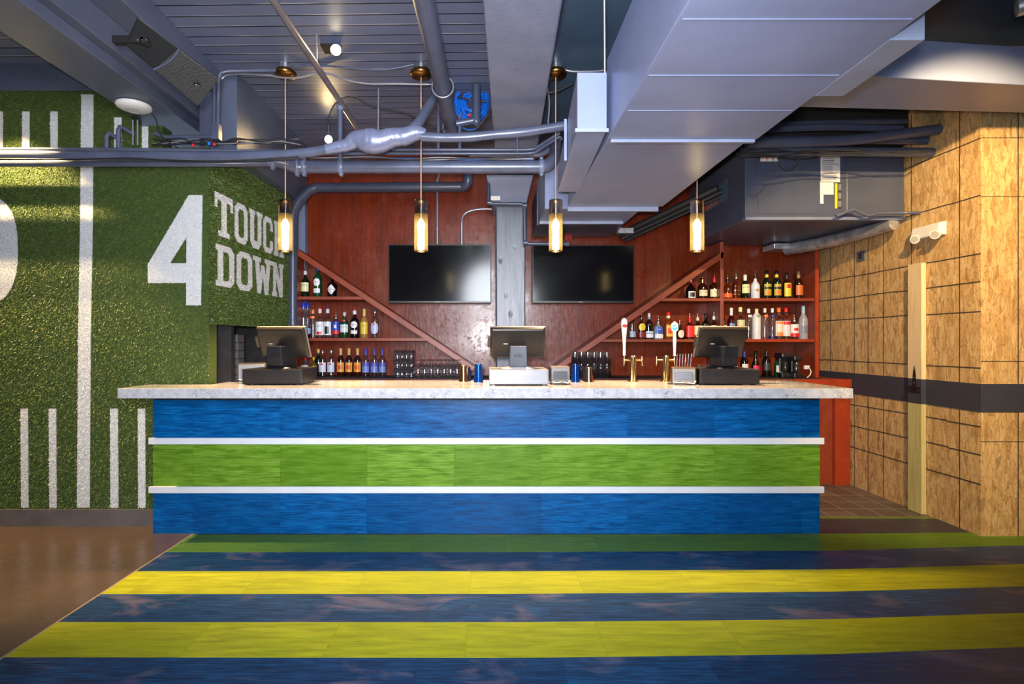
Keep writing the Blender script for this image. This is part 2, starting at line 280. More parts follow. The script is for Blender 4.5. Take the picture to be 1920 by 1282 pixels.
def world_origin(o):
    v = Vector((0, 0, 0))
    while o is not None: v += o.location; o = o.parent
    return v
class MB:
    def __init__(s): s.v = []; s.f = []; s.mi = []; s.sm = []
    def add(s, vs, fs, mi=0, sm=False):
        k = len(s.v); s.v += [tuple(a) for a in vs]; s.f += [tuple(i+k for i in f) for f in fs]; s.mi += [mi]*len(fs); s.sm += [sm]*len(fs); return s
    def box(s, x0, x1, y0, y1, z0, z1, mi=0):
        return s.add([(x0, y0, z0), (x1, y0, z0), (x1, y1, z0), (x0, y1, z0), (x0, y0, z1), (x1, y0, z1), (x1, y1, z1), (x0, y1, z1)],
                     [(0, 3, 2, 1), (4, 5, 6, 7), (0, 1, 5, 4), (1, 2, 6, 5), (2, 3, 7, 6), (3, 0, 4, 7)], mi)
    def hexa(s, a, mi=0):  # 8 corners, order as box
        return s.add(a, [(0, 3, 2, 1), (4, 5, 6, 7), (0, 1, 5, 4), (1, 2, 6, 5), (2, 3, 7, 6), (3, 0, 4, 7)], mi)
    def prism(s, pts, d, mi=0):   # pts: list of 3D points (planar), d: extrusion vector
        n = len(pts); d = Vector(d); a = [Vector(p) for p in pts]; b = [p+d for p in a]
        fs = [tuple(range(n)), tuple(range(2*n-1, n-1, -1))]+[(i, (i+1) % n, n+(i+1) % n, n+i) for i in range(n)]
        return s.add(a+b, fs, mi)
    def lathe(s, prof, c=(0, 0, 0), seg=20, mi=0, sq=2.0, sx=1, sy=1, cap=True):
        k = len(prof); vs = []
        for (r, z) in prof:
            for i in range(seg):
                a = 2*PI*(i+.5)/seg; q = 1/((abs(math.cos(a))**sq+abs(math.sin(a))**sq)**(1/sq))
                vs.append((c[0]+r*q*math.cos(a)*sx, c[1]+r*q*math.sin(a)*sy, c[2]+z))
        fs = [(j*seg+i, j*seg+(i+1) % seg, (j+1)*seg+(i+1) % seg, (j+1)*seg+i) for j in range(k-1) for i in range(seg)]
        s.add(vs, fs, mi, True)
        if cap:
            s.add(vs[:seg], [tuple(range(seg-1, -1, -1))], mi); s.add(vs[-seg:], [tuple(range(seg))], mi)
        return s
    def tube(s, pts, r, seg=12, mi=0, smooth=0, cap=True, ridge=None):
        pts = [Vector(p) for p in pts]; n = len(pts); rr = list(r) if hasattr(r, '__len__') else [r]*n
        if smooth:
            q = []; qr = []
            for i in range(n-1):
                p0, p1, p2, p3 = pts[max(0, i-1)], pts[i], pts[i+1], pts[min(n-1, i+2)]
                for j in range(smooth):
                    t = j/smooth
                    q.append(.5*((2*p1)+(-p0+p2)*t+(2*p0-5*p1+4*p2-p3)*t*t+(-p0+3*p1-3*p2+p3)*t**3)); qr.append(rr[i]*(1-t)+rr[i+1]*t)
            q.append(pts[-1]); qr.append(rr[-1]); pts, rr, n = q, qr, len(q)
        if ridge: rr = [x*(1+ridge*random.uniform(-1, 1)) for x in rr]
        T = [(pts[min(i+1, n-1)]-pts[max(i-1, 0)]).normalized() for i in range(n)]
        up = Vector((0, 0, 1)) if abs(T[0].z) < .9 else Vector((1, 0, 0)); N = T[0].cross(up).normalized(); vs = []
        for i in range(n):
            N = (N-T[i]*N.dot(T[i])).normalized(); B = T[i].cross(N)
            for k in range(seg):
                a = 2*PI*k/seg; vs.append(pts[i]+N*(rr[i]*math.cos(a))+B*(rr[i]*math.sin(a)))
        fs = [(i*seg+k, i*seg+(k+1) % seg, (i+1)*seg+(k+1) % seg, (i+1)*seg+k) for i in range(n-1) for k in range(seg)]
        s.add(vs, fs, mi, True)
        if cap: s.add(vs[:seg], [tuple(range(seg-1, -1, -1))], mi); s.add(vs[-seg:], [tuple(range(seg))], mi)
        return s
    def build(s, name, mats, parent=None, bevel=0, origin=None, fix=True):
        me = bpy.data.meshes.new(name); mats = mats if isinstance(mats, (list, tuple)) else [mats]
        if parent is not None: o0 = world_origin(parent); loc = Vector((0, 0, 0))
        else:
            if origin is None:
                a = np.array(s.v); origin = ((a[:, 0].min()+a[:, 0].max())/2, (a[:, 1].min()+a[:, 1].max())/2, a[:, 2].min())
            o0 = Vector(origin); loc = o0
        me.from_pydata([(x-o0.x, y-o0.y, z-o0.z) for x, y, z in s.v], [], s.f)
        for m in mats: me.materials.append(m)
        me.polygons.foreach_set('material_index', s.mi); me.polygons.foreach_set('use_smooth', s.sm)
        if fix:
            import bmesh
            bm = bmesh.new(); bm.from_mesh(me); bmesh.ops.recalc_face_normals(bm, faces=bm.faces); bm.to_mesh(me); bm.free()
        me.update(); o = bpy.data.objects.new(name, me); C.objects.link(o); o.location = loc
        if parent is not None: o.parent = parent
        if bevel:
            b = o.modifiers.new('bevel', 'BEVEL'); b.width = bevel; b.segments = 2; b.limit_method = 'ANGLE'
        return o
def tag(o, label, cat, group=None, kind=None):
    if label: o['label'] = label
    if cat: o['category'] = cat
    if group: o['group'] = group
    if kind: o['kind'] = kind
    return o
def struct(o): o['kind'] = 'structure'; return o
def thing(name, loc, label, cat, group=None):
    o = bpy.data.objects.new(name, None); C.objects.link(o); o.location = loc; o.empty_display_size = .05
    return tag(o, label, cat, group)
def dup(o, loc=None, rz=None, label=None, parent=None):
    c = o.copy(); C.objects.link(c); c.parent = parent
    if loc is not None: c.location = loc
    if rz is not None: c.rotation_euler = (0, 0, rz)
    if label: c['label'] = label
    for ch in list(o.children): dup(ch, parent=c)
    return c
_tx = {}
def text_geo(body, size):
    cu = bpy.data.curves.new('t', 'FONT'); cu.body = body; cu.size = size; cu.align_x = 'CENTER'; cu.align_y = 'CENTER'; cu.resolution_u = 3
    ob = bpy.data.objects.new('t', cu); C.objects.link(ob); me = ob.to_mesh()
    vs = [tuple(v.co) for v in me.vertices]; fs = [tuple(p.vertices) for p in me.polygons]; ob.to_mesh_clear()
    bpy.data.objects.remove(ob); bpy.data.curves.remove(cu); return vs, fs

# ================================================================== SETTING
XL, XR, YF, YB = -5.2, 5.6, -3.0, 6.0
ZC = 3.42; GY_ = 4.16
# ---- floor
fl = MB()
yn = [1.0, 1.45, 1.78]  # nearer stripes (out of frame)
px_nodes = [(-2.08, None), (0.16, None), ('p', 1560), ('p', 1920)]
rows = [(1035, 1035, 1032, 1022), (1070.5, 1070.5, 1067, 1057.5), (1113.5, 1113, 1109, 1099), (1166, 1166, 1160.5, 1148.5), (1232, 1233, 1226, 1212.5)]
lines = []
def rowline(r):
    out = []
    for k, y in enumerate(r):
        Y = F*H/(y-CY); X = (-2.08, .16, PX(1560, Y), PX(1920, Y))[k]; out.append((X, Y))
    (xa, ya), (xb, yb) = out[-2], out[-1]; out.append((XR, yb+(yb-ya)/(xb-xa)*(XR-xb))); return out
lines = [rowline(r) for r in rows]
last = lines[-1]; nn = []
for k in range(1, 13): nn.append([(x, y-.305*k) for x, y in last])
lines = [[(-2.08, 3.97), (.16, 3.97), (2.4, 3.985), (4.2, 4.03), (XR, 4.06)]]+lines+nn
cols = [2, 0, 1, 0, 1, 0]+[1, 0]*6   # 0 blue 1 yellow 2 green
for i in range(len(lines)-1):
    a, b = lines[i], lines[i+1]
    for k in range(4):
        fl.add([(*b[k], 0), (*b[k+1], 0), (*a[k+1], 0), (*a[k], 0)], [(0, 1, 2, 3)], cols[i])
a = lines[-1]
fl.add([(-2.08, YF, 0), (XR, YF, 0), (XR, a[-1][1], 0), (-2.08, a[0][1], 0)], [(0, 1, 2, 3)], 0)
top = lines[0]
fl.add([(x, y, 0) for x, y in top]+[(XR, 4.325, 0), (-2.08, 4.325, 0)], [(0, 1, 2, 3, 4, 5, 6)], 3)
fl.add([(-2.08, 4.325, 0), (XR, 4.325, 0), (XR, 4.36, 0), (-2.08, 4.36, 0)], [(0, 1, 2, 3)], 2)
fl.add([(-2.08, 4.36, 0), (XR, 4.36, 0), (XR, 6.3, 0), (-2.08, 6.3, 0)], [(0, 1, 2, 3)], 4)
fl.add([(XL, YF, 0), (-2.092, YF, 0), (-2.092, 6.3, 0), (XL, 6.3, 0)], [(0, 1, 2, 3)], 5)
fl.add([(-2.092, YF, 0.0), (-2.08, YF, 0.0), (-2.08, 6.3, 0.0), (-2.092, 6.3, 0.0)], [(0, 1, 2, 3)], 6)
fl.add([(XL, YF, -.1), (XR, YF, -.1), (XR, 6.3, -.1), (XL, 6.3, -.1)], [(0, 3, 2, 1)], 5)
struct(fl.build('floor', [M['fl_blue'], M['fl_yel'], M['fl_green'], M['fl_dark'], M['quarry'], M['concrete'], CM(150, 130, 100)], origin=(0, 0, 0), fix=False))
# ---- ceiling: planked left bay, slab in the right bay
ce = MB(); XD = .25
ce.box(XL, XD, YF, 6.3, ZC, ZC+.1, 0); ce.box(XD, XR, YF, 6.3, ZC, ZC+.1, 1)
struct(ce.build('ceiling', [M['planks'], M['slab']], origin=(0, 0, ZC)))
# ---- back wall
struct(MB().box(-2.35, 3.62, 6.0, 6.12, 0, ZC).build('wall_back', M['boards']))
# ---- outer shell of the room: side walls and an unseen front, its low opening shaped to let sky light in
struct(MB().box(XL-.1, XL, YF, GY_+.12, 0, ZC).build('wall_left_outer', M['ibeam']))
struct(MB().box(XR, XR+.1, YF, 4.1, 0, ZC).build('wall_right_outer', M['ibeam']))
fr = MB(); fr.box(XL, XR, YF-.1, YF, 2.30, ZC); fr.box(XL, XR, YF-.1, YF, 0, .3); fr.box(XL, -3.6, YF-.1, YF, .3, 2.30); fr.box(3.9, XR, YF-.1, YF, .3, 2.30)
struct(fr.build('wall_front', M['ibeam']))
# ---- OSB right wall (L-shaped: side wall behind the nib, then the nib face)
wr = MB(); NX, NY = 3.44, 3.935
wr.box(NX, NX+.12, NY, 6.0, 0, ZC); wr.box(NX+.12, XR, NY, NY+.12, 0, ZC)
wall_r = struct(wr.build('wall_right', M['osb'], origin=(NX, NY, 0)))
bd = MB(); bd.box(NX-.004, NX, NY, 5.95, .866, 1.062); bd.box(NX-.004, XR, NY-.004, NY, .866, 1.062)
bd.build('painted_band', M['band'], wall_r)
ln = MB()
for z in (.363, .568, .766, 1.172, 1.571, 1.776, 1.974, 2.38, 2.78):
    yj = NY
    while yj < 5.95:
        y2 = min(5.95, yj+random.uniform(.25, .5)); dz = random.uniform(-.004, .004); ln.box(NX-.002, NX, yj, y2, z-.004+dz, z+.004+dz); yj = y2
for y in (4.11, 4.58, 4.90, 5.10, 5.29, 5.66, 5.85):
    ln.box(NX-.002, NX, y-.003, y+.003, 0, .866); ln.box(NX-.002, NX, y-.003, y+.003, 1.062, 3.2)
for x in (3.7, 4.1, 4.5, 4.9): ln.box(x-.003, x+.003, NY-.002, NY, 0, .866); ln.box(x-.003, x+.003, NY-.002, NY, 1.062, 3.2)
for z in (.66, 1.22, 2.37, 2.78): ln.box(NX, XR, NY-.002, NY, z-.002, z+.002)
ln.build('joint_lines', M['line'], wall_r)
# ---- turf wall: front face, return face over the pass-through
GY = 4.16; GX = -2.06; RZ0, RZ1 = 1.49, 2.79
def ret(Y): return GX+.06*(Y-GY)
wl = MB()
wl.prism([(XL, GY, 0), (GX, GY, 0), (GX, GY, RZ1), (-2.40, GY, RZ1), (-2.40, GY, 2.95), (-2.63, GY, 2.95), (-2.63, GY, 3.21), (XL, GY, 3.21)], (0, .12, 0))
# side jamb below the return, pass-through recess behind
wl.prism([(ret(GY+.12), GY+.12, RZ0), (ret(5.63), 5.63, RZ0), (ret(5.63), 5.63, RZ1), (ret(GY+.12), GY+.12, RZ1)], (-.14, 0, 0))
wall_l = struct(wl.build('wall_left', M['turf'], origin=(GX, GY, 0)))
# recess parts behind the pass-through
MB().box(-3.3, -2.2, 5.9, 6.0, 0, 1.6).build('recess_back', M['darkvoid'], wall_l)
MB().box(-3.0, -2.30, 5.2, 5.32, .4, 1.43).build('brick_pier', M['brick'], wall_l)
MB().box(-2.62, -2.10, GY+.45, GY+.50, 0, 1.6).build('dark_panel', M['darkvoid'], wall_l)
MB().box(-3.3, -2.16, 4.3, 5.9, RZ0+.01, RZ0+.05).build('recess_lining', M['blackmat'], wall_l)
bb = MB().box(XL, -2.06, GY-.02, GY, 0, .125); struct(bb.build('baseboard_left', M['base']))
# white turf marks: list of 2D polygons (u=X on the front plane, u=Y on the return plane)
def FP(x, y): return (PX(x, GY-.01), PZ(y, GY-.01))
fpolys = []
def fpoly(pts): fpolys.append([FP(*p) for p in pts])
def wob(x0, x1, y0, y1, xb0=None, xb1=None):
    xb0 = x0 if xb0 is None else xb0; xb1 = x1 if xb1 is None else xb1
    fpoly([(x0, y0), (x1, y0), (xb1, y1), (xb0, y1)])
fpoly([(151, 176), (174, 176), (173, 400), (169, 640), (167, 952), (143, 952), (145, 640), (149, 400)])
for a, b in ((37, 51), (90, 104), (205, 220), (257, 271)): wob(a, b, 766, 952, a+1, b+1)
wob(-18, -3, 766, 952)
for a, b in ((-11, 4), (40, 54), (93, 107), (213, 227), (265, 277)): wob(a, b, 208 if a < 200 else (219 if a < 250 else 236), 292)
four = [[(353, 365), (379, 365), (377, 446), (348, 446), (318, 493), (276, 530), (276, 495)], [(348, 446), (377, 446), (376, 572), (348, 572)], [(318, 493), (348, 493), (348, 530), (276, 530)]]
# '4': diagonal, stem, crossbar
four = [[(353, 365), (379, 365), (379, 392), (318, 493), (294, 530), (276, 530), (276, 495)], [(350, 385), (379, 365), (376, 572), (348, 572)], [(276, 493), (376, 493), (376, 530), (276, 530)]]
four = [[(353, 365), (379, 365), (378, 398), (318, 493), (276, 495)], [(349, 380), (379, 365), (376, 572), (348, 572)], [(276, 493), (377, 493), (377, 530), (276, 530)]]
for q in four: fpoly(q)
def ring(cx, cy, rx, ry, st, n=28, p=2.6):
    def pt(a, k):
        q = (abs(math.cos(a))**p+abs(math.sin(a))**p)**(-1/p); return (cx+(rx-k)*q*math.cos(a), cy+(ry-k)*q*math.sin(a))
    return [[pt(2*PI*i/n, 0), pt(2*PI*(i+1)/n, 0), pt(2*PI*(i+1)/n, st), pt(2*PI*i/n, st)] for i in range(n)]
for q in ring(-38, 468, 70, 104, 36): fpoly(q)
def quad_in(pt_x, pt_y, poly):
    n = len(poly); inside = np.zeros(len(pt_x), bool); j = n-1
    for i in range(n):
        xi, yi = poly[i]; xj, yj = poly[j]
        if yi != yj:
            c = ((yi > pt_y) != (yj > pt_y)) & (pt_x < (xj-xi)*(pt_y-yi)/(yj-yi)+xi); inside ^= c
        j = i
    return inside
# slab letters in a unit cell: width 1, height 1
def R(x0, y0, x1, y1): return [(x0, y0), (x1, y0), (x1, y1), (x0, y1)]
s_ = .27; sv = .15
def oct_ring(full=True):
    o = [(.22, 0), (.78, 0), (1, .14), (1, .86), (.78, 1), (.22, 1), (0, .86), (0, .14)]
    i = [(.34, sv), (.66, sv), (1-s_, .24), (1-s_, .76), (.66, 1-sv), (.34, 1-sv), (s_, .76), (s_, .24)]
    r = []
    for k in range(8):
        if not full and k == 2: continue
        m = (k+1) % 8; r.append([o[k], o[m], i[m], i[k]])
    return r
L = {
 'T': [R(0, .84, 1, 1), R(0, .66, .14, .86), R(.86, .66, 1, .86), R(.36, 0, .64, .9), R(.2, 0, .8, .13)],
 'O': oct_ring(),
 'U': [R(.08, .15, .36, 1), R(.64, .15, .92, 1), [(.08, .16), (.3, 0), (.7, 0), (.92, .16), (.92, .2), (.08, .2)], R(0, .88, .44, 1), R(.56, .88, 1, 1)],
 'C': oct_ring(False)+[[(1-s_, .24), (1, .14), (1, .36), (1-s_, .36)], [(1-s_, .64), (1, .64), (1, .86), (1-s_, .76)]],
 'H': [R(.08, 0, .36, 1), R(.64, 0, .92, 1), R(.3, .43, .7, .57), R(0, .88, .44, 1), R(.56, .88, 1, 1), R(0, 0, .44, .12), R(.56, 0, 1, .12)],
 'D': [R(.1, 0, .38, 1), R(0, .86, .5, 1), R(0, 0, .5, .14), [(.4, .85), (.4, 1), (.78, 1), (1, .86), (1-s_, .76), (.66, .85)], [(.4, 0), (.78, 0), (1, .14), (1-s_, .24), (.66, .15), (.4, .15)], [(1-s_, .24), (1, .14), (1, .86), (1-s_, .76)]],
 'W': [[(.06, 1), (.28, 1), (.38, 0), (.20, 0)], [(.38, 0), (.20, 0), (.42, .8), (.56, .8)], [(.62, 0), (.80, 0), (.58, .8), (.44, .8)], [(.62, 0), (.80, 0), (.94, 1), (.72, 1)], R(-.04, .88, .38, 1), R(.62, .88, 1.04, 1)],
 'N': [R(.08, 0, .32, 1), R(.68, 0, .92, 1), [(.08, 1), (.36, 1), (.92, 0), (.66, 0)], R(0, 0, .42, .12), R(.58, .88, 1, 1), R(0, .88, .3, 1)],
}
rpolys = []
def word(wd, cells, z0, z1):
    for ch, (a, b) in zip(wd, cells):
        for poly in L[ch]: rpolys.append([(a+(b-a)*x, z0+(z1-z0)*y) for x, y in poly])
word('TOUCH', [(4.235, 4.50), (4.53, 4.74), (4.77, 5.01), (5.03, 5.22), (5.245, 5.46)], 2.165, 2.49)
word('DOWN', [(4.25, 4.52), (4.56, 4.82), (4.85, 5.19), (5.21, 5.45)], 1.782, 2.10)
mk1 = MB()
for i, q in enumerate(fpolys):
    mk1.prism([(x, GY-.003-.00003*i, z) for x, z in q], (0, .0028, 0))
mk1.build('field_markings', M['turfw'], wall_l)
mk2 = MB()
for i, q in enumerate(rpolys):
    mk2.prism([(ret(y)+.003+.00003*i, y, z) for y, z in q], (-.0028, 0, 0))
mk2.build('painted_words', M['turfw'], wall_l)
# turf pile: one mesh of short blades
def blades(n, u0, u1, z0, z1, polys, plane):
    u = rng.uniform(u0, u1, n); z = rng.uniform(z0, z1, n); wh = np.zeros(n, bool)
    for q in polys: wh |= quad_in(u, z, q)
    ln_ = rng.uniform(.006, .013, n); an = rng.uniform(0, 2*PI, n); tl = rng.uniform(.2, .9, n); wd = .0019
    du, dz = np.cos(an), np.sin(an); k = plane
    tip = (u+du*ln_*tl, z+dz*ln_*tl-.004, ln_)
    b1 = (u-dz*wd, z+du*wd, 0*u); b2 = (u+dz*wd, z-du*wd, 0*u)
    out = np.zeros((n, 3, 3))
    for i, (uu, zz, dd) in enumerate((b1, b2, tip)):
        if k == 'f': out[:, i, 0] = uu; out[:, i, 1] = GY-dd; out[:, i, 2] = zz
        elif k == 'r': out[:, i, 0] = GX+.06*(uu-GY)+dd; out[:, i, 1] = uu; out[:, i, 2] = zz
        else: out[:, i, 0] = uu; out[:, i, 1] = zz; out[:, i, 2] = RZ0-dd
    return out, wh
sets = [blades(170000, -3.95, GX+.004, .13, 3.2, fpolys, 'f'), blades(52000, GY, 5.62, RZ0, RZ1, rpolys, 'r')]
f0, w0 = sets[0]; bxx, bzz = f0[:, 0, 0], f0[:, 0, 2]; keep = (bzz < RZ1) | ((bxx < -2.40) & (bzz < 2.95)) | (bxx < -2.63); sets[0] = (f0[keep], w0[keep])
V = np.concatenate([s[0] for s in sets]).reshape(-1, 3); W = np.concatenate([s[1] for s in sets])
V = V-np.array([GX, GY, 0]); n = len(W)
me = bpy.data.meshes.new('turf_pile'); me.vertices.add(n*3); me.vertices.foreach_set('co', V.ravel()); me.loops.add(n*3)
me.loops.foreach_set('vertex_index', np.arange(n*3)); me.polygons.add(n); me.polygons.foreach_set('loop_start', np.arange(n)*3)
me.materials.append(M['blade']); me.materials.append(M['bladew']); me.polygons.foreach_set('material_index', W.astype(np.int32)); me.update(calc_edges=True)
o = bpy.data.objects.new('turf_pile', me); C.objects.link(o); o.parent = wall_l; o['kind'] = 'stuff'
# dark wall strip above the turf, and the bulkhead over the return
struct(MB().box(XL, -2.66, GY+.02, GY+.12, 3.21, ZC).build('trim_1', M['ibeam']))
struct(MB().box(-2.2, -1.915, 4.30, 5.99, RZ1, ZC).build('trim_2', M['ibeam']))
# grey corner strip left of the red boards
struct(MB().box(-2.04, -1.915, 5.90, 5.99, 1.0, RZ1).build('trim_3', M['grey']))
# left steel/concrete beam
b = MB(); b.box(-2.62, -2.29, YF, 5.98, 3.02, ZC); b.box(-2.29, -2.22, YF, 5.98, 3.09, ZC); b.box(-2.22, -2.04, YF, 5.98, 3.26, ZC)
struct(b.build('trim_4', M['ibeam'], bevel=.008))
# centre concrete beam, slightly skewed
b = MB(); xa0, xa1 = -.10, .06; xb0, xb1 = .445, .43
def bx(Y): return (-.066+.0245*Y, .447-.008*Y) if False else ((905-915+.08*(641-1.665*F/Y*1.0))*Y/F, (1055-915-.17*(641-1.665*F/Y))*Y/F)
l0, r0 = bx(2.745); l1, r1 = bx(4.9)
sl, sr = (l1-l0)/2.155, (r1-r0)/2.155
Lx = lambda Y: l0+sl*(Y-2.745); Rx = lambda Y: r0+sr*(Y-2.745)
b.hexa([(Lx(YF), YF, 3.02), (Rx(YF), YF, 3.02), (Rx(5.98), 5.98, 3.02), (Lx(5.98), 5.98, 3.02), (Lx(YF), YF, ZC), (Rx(YF)+.05, YF, ZC), (Rx(5.98)+.05, 5.98, ZC), (Lx(5.98), 5.98, ZC)])
struct(b.build('trim_5', M['beam'], bevel=.012))
# cross beam at right
b = MB()
ya0, ya1, yb0, yb1 = 3.24, 3.60, 3.74, 4.2
b.hexa([(1.90, 3.24, 2.90), (XR, 3.66, 2.90), (XR, 3.93, 2.90), (1.90, 3.70, 2.90), (1.90, 3.24, 3.13), (XR, 3.66, 3.13), (XR, 3.93, 3.13), (1.90, 3.70, 3.13)])
struct(b.build('trim_6', M['duct'], bevel=.006))
# column with capital
cm = MB(); CYF = 5.62
cm.box(PX(930, CYF), PX(985, CYF), CYF, 5.99, .98, 2.74)
col = struct(cm.build('column', M['column'], bevel=.012))
q = MB(); z0, z1 = PZ(385, 5.55), PZ(330, 5.5)
q.hexa([(PX(924, 5.6), 5.58, z0), (PX(986, 5.6), 5.58, z0), (PX(986, 5.6), 5.99, z0), (PX(924, 5.6), 5.99, z0), (PX(911, 5.5), 5.45, z1), (PX(1000, 5.5), 5.45, z1), (PX(1000, 5.5), 5.99, z1), (PX(911, 5.5), 5.99, z1)])
q.build('capital', M['beam'], col, bevel=.01)

# ================================================================== DUCTS
DZ = 2.455
d = thing('air_duct', (1.04, 3.04, DZ), 'wide grey rectangular ventilation duct running overhead towards the bar back wall', 'duct')
MB().box(.64, 1.445, -.8, 3.03, DZ-.012, 2.875).build('duct_section', M['duct'], d, bevel=.004)
MB().box(.655, 1.43, 3.05, 4.62, DZ+.008, 2.86).build('duct_section', M['duct'], d, bevel=.004)
MB().box(.47, 1.27, 4.66, 5.30, DZ, 2.86).build('duct_section', M['duct'], d, bevel=.004)
MB().hexa([(.46, 5.3, DZ), (1.27, 5.3, DZ), (1.3, 5.9, DZ), (.46, 5.9, DZ), (.46, 5.3, 2.8), (1.27, 5.3, 2.8), (1.3, 5.9, 2.8), (.46, 5.9, 2.8)]).build('duct_section', M['pvc'], d)
for (x0, x1, y) in ((.66, 1.435, 3.04), (.655, 1.40, 4.64), (.47, 1.23, 5.14)):
    MB().box(x0, x1, y-.012, y+.012, DZ-.026, DZ+.012).build('flange', M['flange'], d, bevel=.002)
for y in (.9, 1.4, 1.9, 2.3, 2.65): MB().box(.655, 1.43, y-.003, y+.003, DZ-.0145, DZ-.010).build('seam', M['duct'], d)
d = thing('side_duct', (1.5, 2.25, DZ), 'short grey duct box stepping out on the right side of the wide overhead duct', 'duct')
MB().box(1.446, 1.575, 2.03, 2.5, DZ-.012, 2.875).build('duct_section', M['flange'], d, bevel=.004)
# wedge box on the left of the duct
d = thing('side_duct', (.54, 2.95, DZ), 'narrow bluish grey tapering duct box on the left side of the wide overhead duct', 'duct')
MB().hexa([(.467, 2.95, 2.462), (.622, 2.95, 2.462), (.66, 4.08, 2.44), (.504, 4.08, 2.44), (.467, 2.95, 2.765), (.622, 2.95, 2.765), (.66, 4.08, 2.60), (.504, 4.08, 2.60)]).build('duct_section', M['duct'], d, bevel=.003)
MB().box(.455, .63, 2.942, 2.956, 2.452, 2.47).build('flange', M['flange'], d)
MB().box(.46, .475, 3.40, 3.41, 2.45, 2.70).build('flange', M['flange'], d)
# diagonal corrugated branch between duct and fan unit
d = thing('flexible_duct', P(1175, 445, 5.6), 'dark corrugated flat duct branch slanting up beside the right television', 'duct')
a, c_ = P(1160, 440, 5.75), P(1345, 352, 5.1)
m = MB()
for k, (o1, th) in enumerate(((0, .07), (.09, .05), (.16, .035))):
    off = Vector((o1*.5, 0, -o1*.35)); m.tube([a+off, c_+off], th*.45, 8)
m.build('flexible_sleeve', M['cable'], d)
MB().box(a.x-.05, a.x+.1, a.y-.2, a.y-.12, a.z-.02, a.z+.03).build('clamp', M['foil'], d)
# fan coil unit
FY = 4.65; z0, z1 = 2.37, 2.95
fx0, fx1 = PX(1397, FY), 3.432
d = thing('fan_coil_unit', ((fx0+fx1)/2, 5.3, z0), 'big dark grey air handling box hung under the ceiling against the chipboard wall', 'air conditioner')
MB().box(fx0, fx1, FY, 5.95, z0, z1).build('casing', M['pvc'], d, bevel=.004)
fz = lambda y: PZ(y, FY)
for x0, x1, y0, y1 in ((1421, 1532, 292, 401), (1587, 1692, 292, 406)):
    MB().box(PX(x0, FY), PX(x1, FY), FY-.006, FY, fz(y1), fz(y0)).build('access_panel', M['pvc'], d, bevel=.002)
MB().box(fx0-.002, fx1, FY-.02, FY+.03, z0-.012, z0+.012).build('bottom_rail', M['grey'], d, bevel=.002)
pl = MB(); paper = CM(196, 196, 200); 
def sticker(nm, x0, x1, y0, y1, mt, dy=.007): return MB().box(PX(x0, FY), PX(x1, FY), FY-dy-.001, FY-.0005, fz(y1), fz(y0)).build(nm, mt, d)
st = sticker('paper_label', 1538, 1574, 294, 342, paper)
lnz = MB()
for k in range(11): lnz.box(PX(1541, FY), PX(1572, FY)-random.uniform(0, .06), FY-.0092, FY-.008, fz(298+k*3.6), fz(297+k*3.6))
lnz.build('printed_lines', CM(90, 92, 98), st)
sticker('paper_label', 1537, 1562, 341, 365, CM(205, 205, 210)); sticker('paper_label', 1537, 1543, 365, 382, CM(205, 205, 210))
sticker('warning_label', 1565, 1569, 344, 391, CM(220, 200, 20)); ws = sticker('warning_label', 1569, 1577, 344, 391, CM(50, 50, 54))
lg = MB(); [lg.box(PX(1570, FY), PX(1576, FY), FY-.0095, FY-.008, fz(y+11), fz(y)) for y in (346, 362, 377)]; lg.build('printed_boxes', CM(110, 110, 116), ws)
sl_ = sticker('paper_label', 1425, 1459, 289, 303, CM(210, 210, 214)); [MB().box(PX(x, FY), PX(x+1.6, FY), FY-.0095, FY-.008, fz(302), fz(290)).build('red_stripe', CM(200, 60, 30), sl_) for x in (1436, 1448)]
sd = MB().box(fx0-.003, fx0-.0005, 5.0, 5.7, 2.62, 2.80).build('side_label', CM(70, 92, 110), d)
lg = MB(); [lg.box(fx0-.005, fx0-.003, 5.22+k*.055, 5.24+k*.055, 2.63, 2.73+.02*(k % 2)) for k in range(7)]; lg.build('orange_marks', CM(215, 80, 30), sd)
bs = MB(); [bs.box(fx0-.005, fx0-.003, 5.20+k*.03, 5.206+k*.03, 2.70-.01*(k % 4), 2.745) for k in range(13)]; bs.build('black_marks', CM(12, 12, 12), sd)
# silver flexible duct below it
d = thing('flexible_duct', (3.25, 5.2, 2.3), 'crinkled silver foil duct under the dark air handling box by the chipboard wall', 'duct')
MB().tube([(3.34, 4.64, 2.33), (3.28, 5.0, 2.31), (3.20, 5.45, 2.305), (3.08, 5.8, 2.31)], [.05, .055, .06, .062], 14, smooth=12, ridge=.06).build('foil_sleeve', M['foil'], d)
MB().box(2.9, 3.2, 5.72, 5.96, 2.30, 2.36).build('foil_collar', M['foil'], d, bevel=.01)
d = MB().tube([P(1568, 405, 4.56), P(1580, 400, 4.56), P(1600, 393, 4.56), P(1615, 399, 4.56), P(1630, 404, 4.56), P(1645, 400, 4.56), P(1690, 399, 4.56), (3.44, 4.48, PZ(400, 4.5))], .012, 10, smooth=6)
tag(d.build('drain_hose', M['pipe']), 'wavy thin grey drain hose along the lower edge of the air handling box', 'hose')
# ================================================================== PIPES
def pipe(name, pts, r, mt, label, cat='pipe', group=None, smooth=0, seg=14, **k):
    o = MB().tube([p if isinstance(p, Vector) else Vector(p) for p in pts], r, seg, smooth=smooth, **k).build(name, mt)
    return tag(o, label, cat, group)
Pn = lambda lst, Y: [P(x, y, Y if not isinstance(Y, (list, tuple)) else Y[i]) for i, (x, y) in enumerate(lst)]
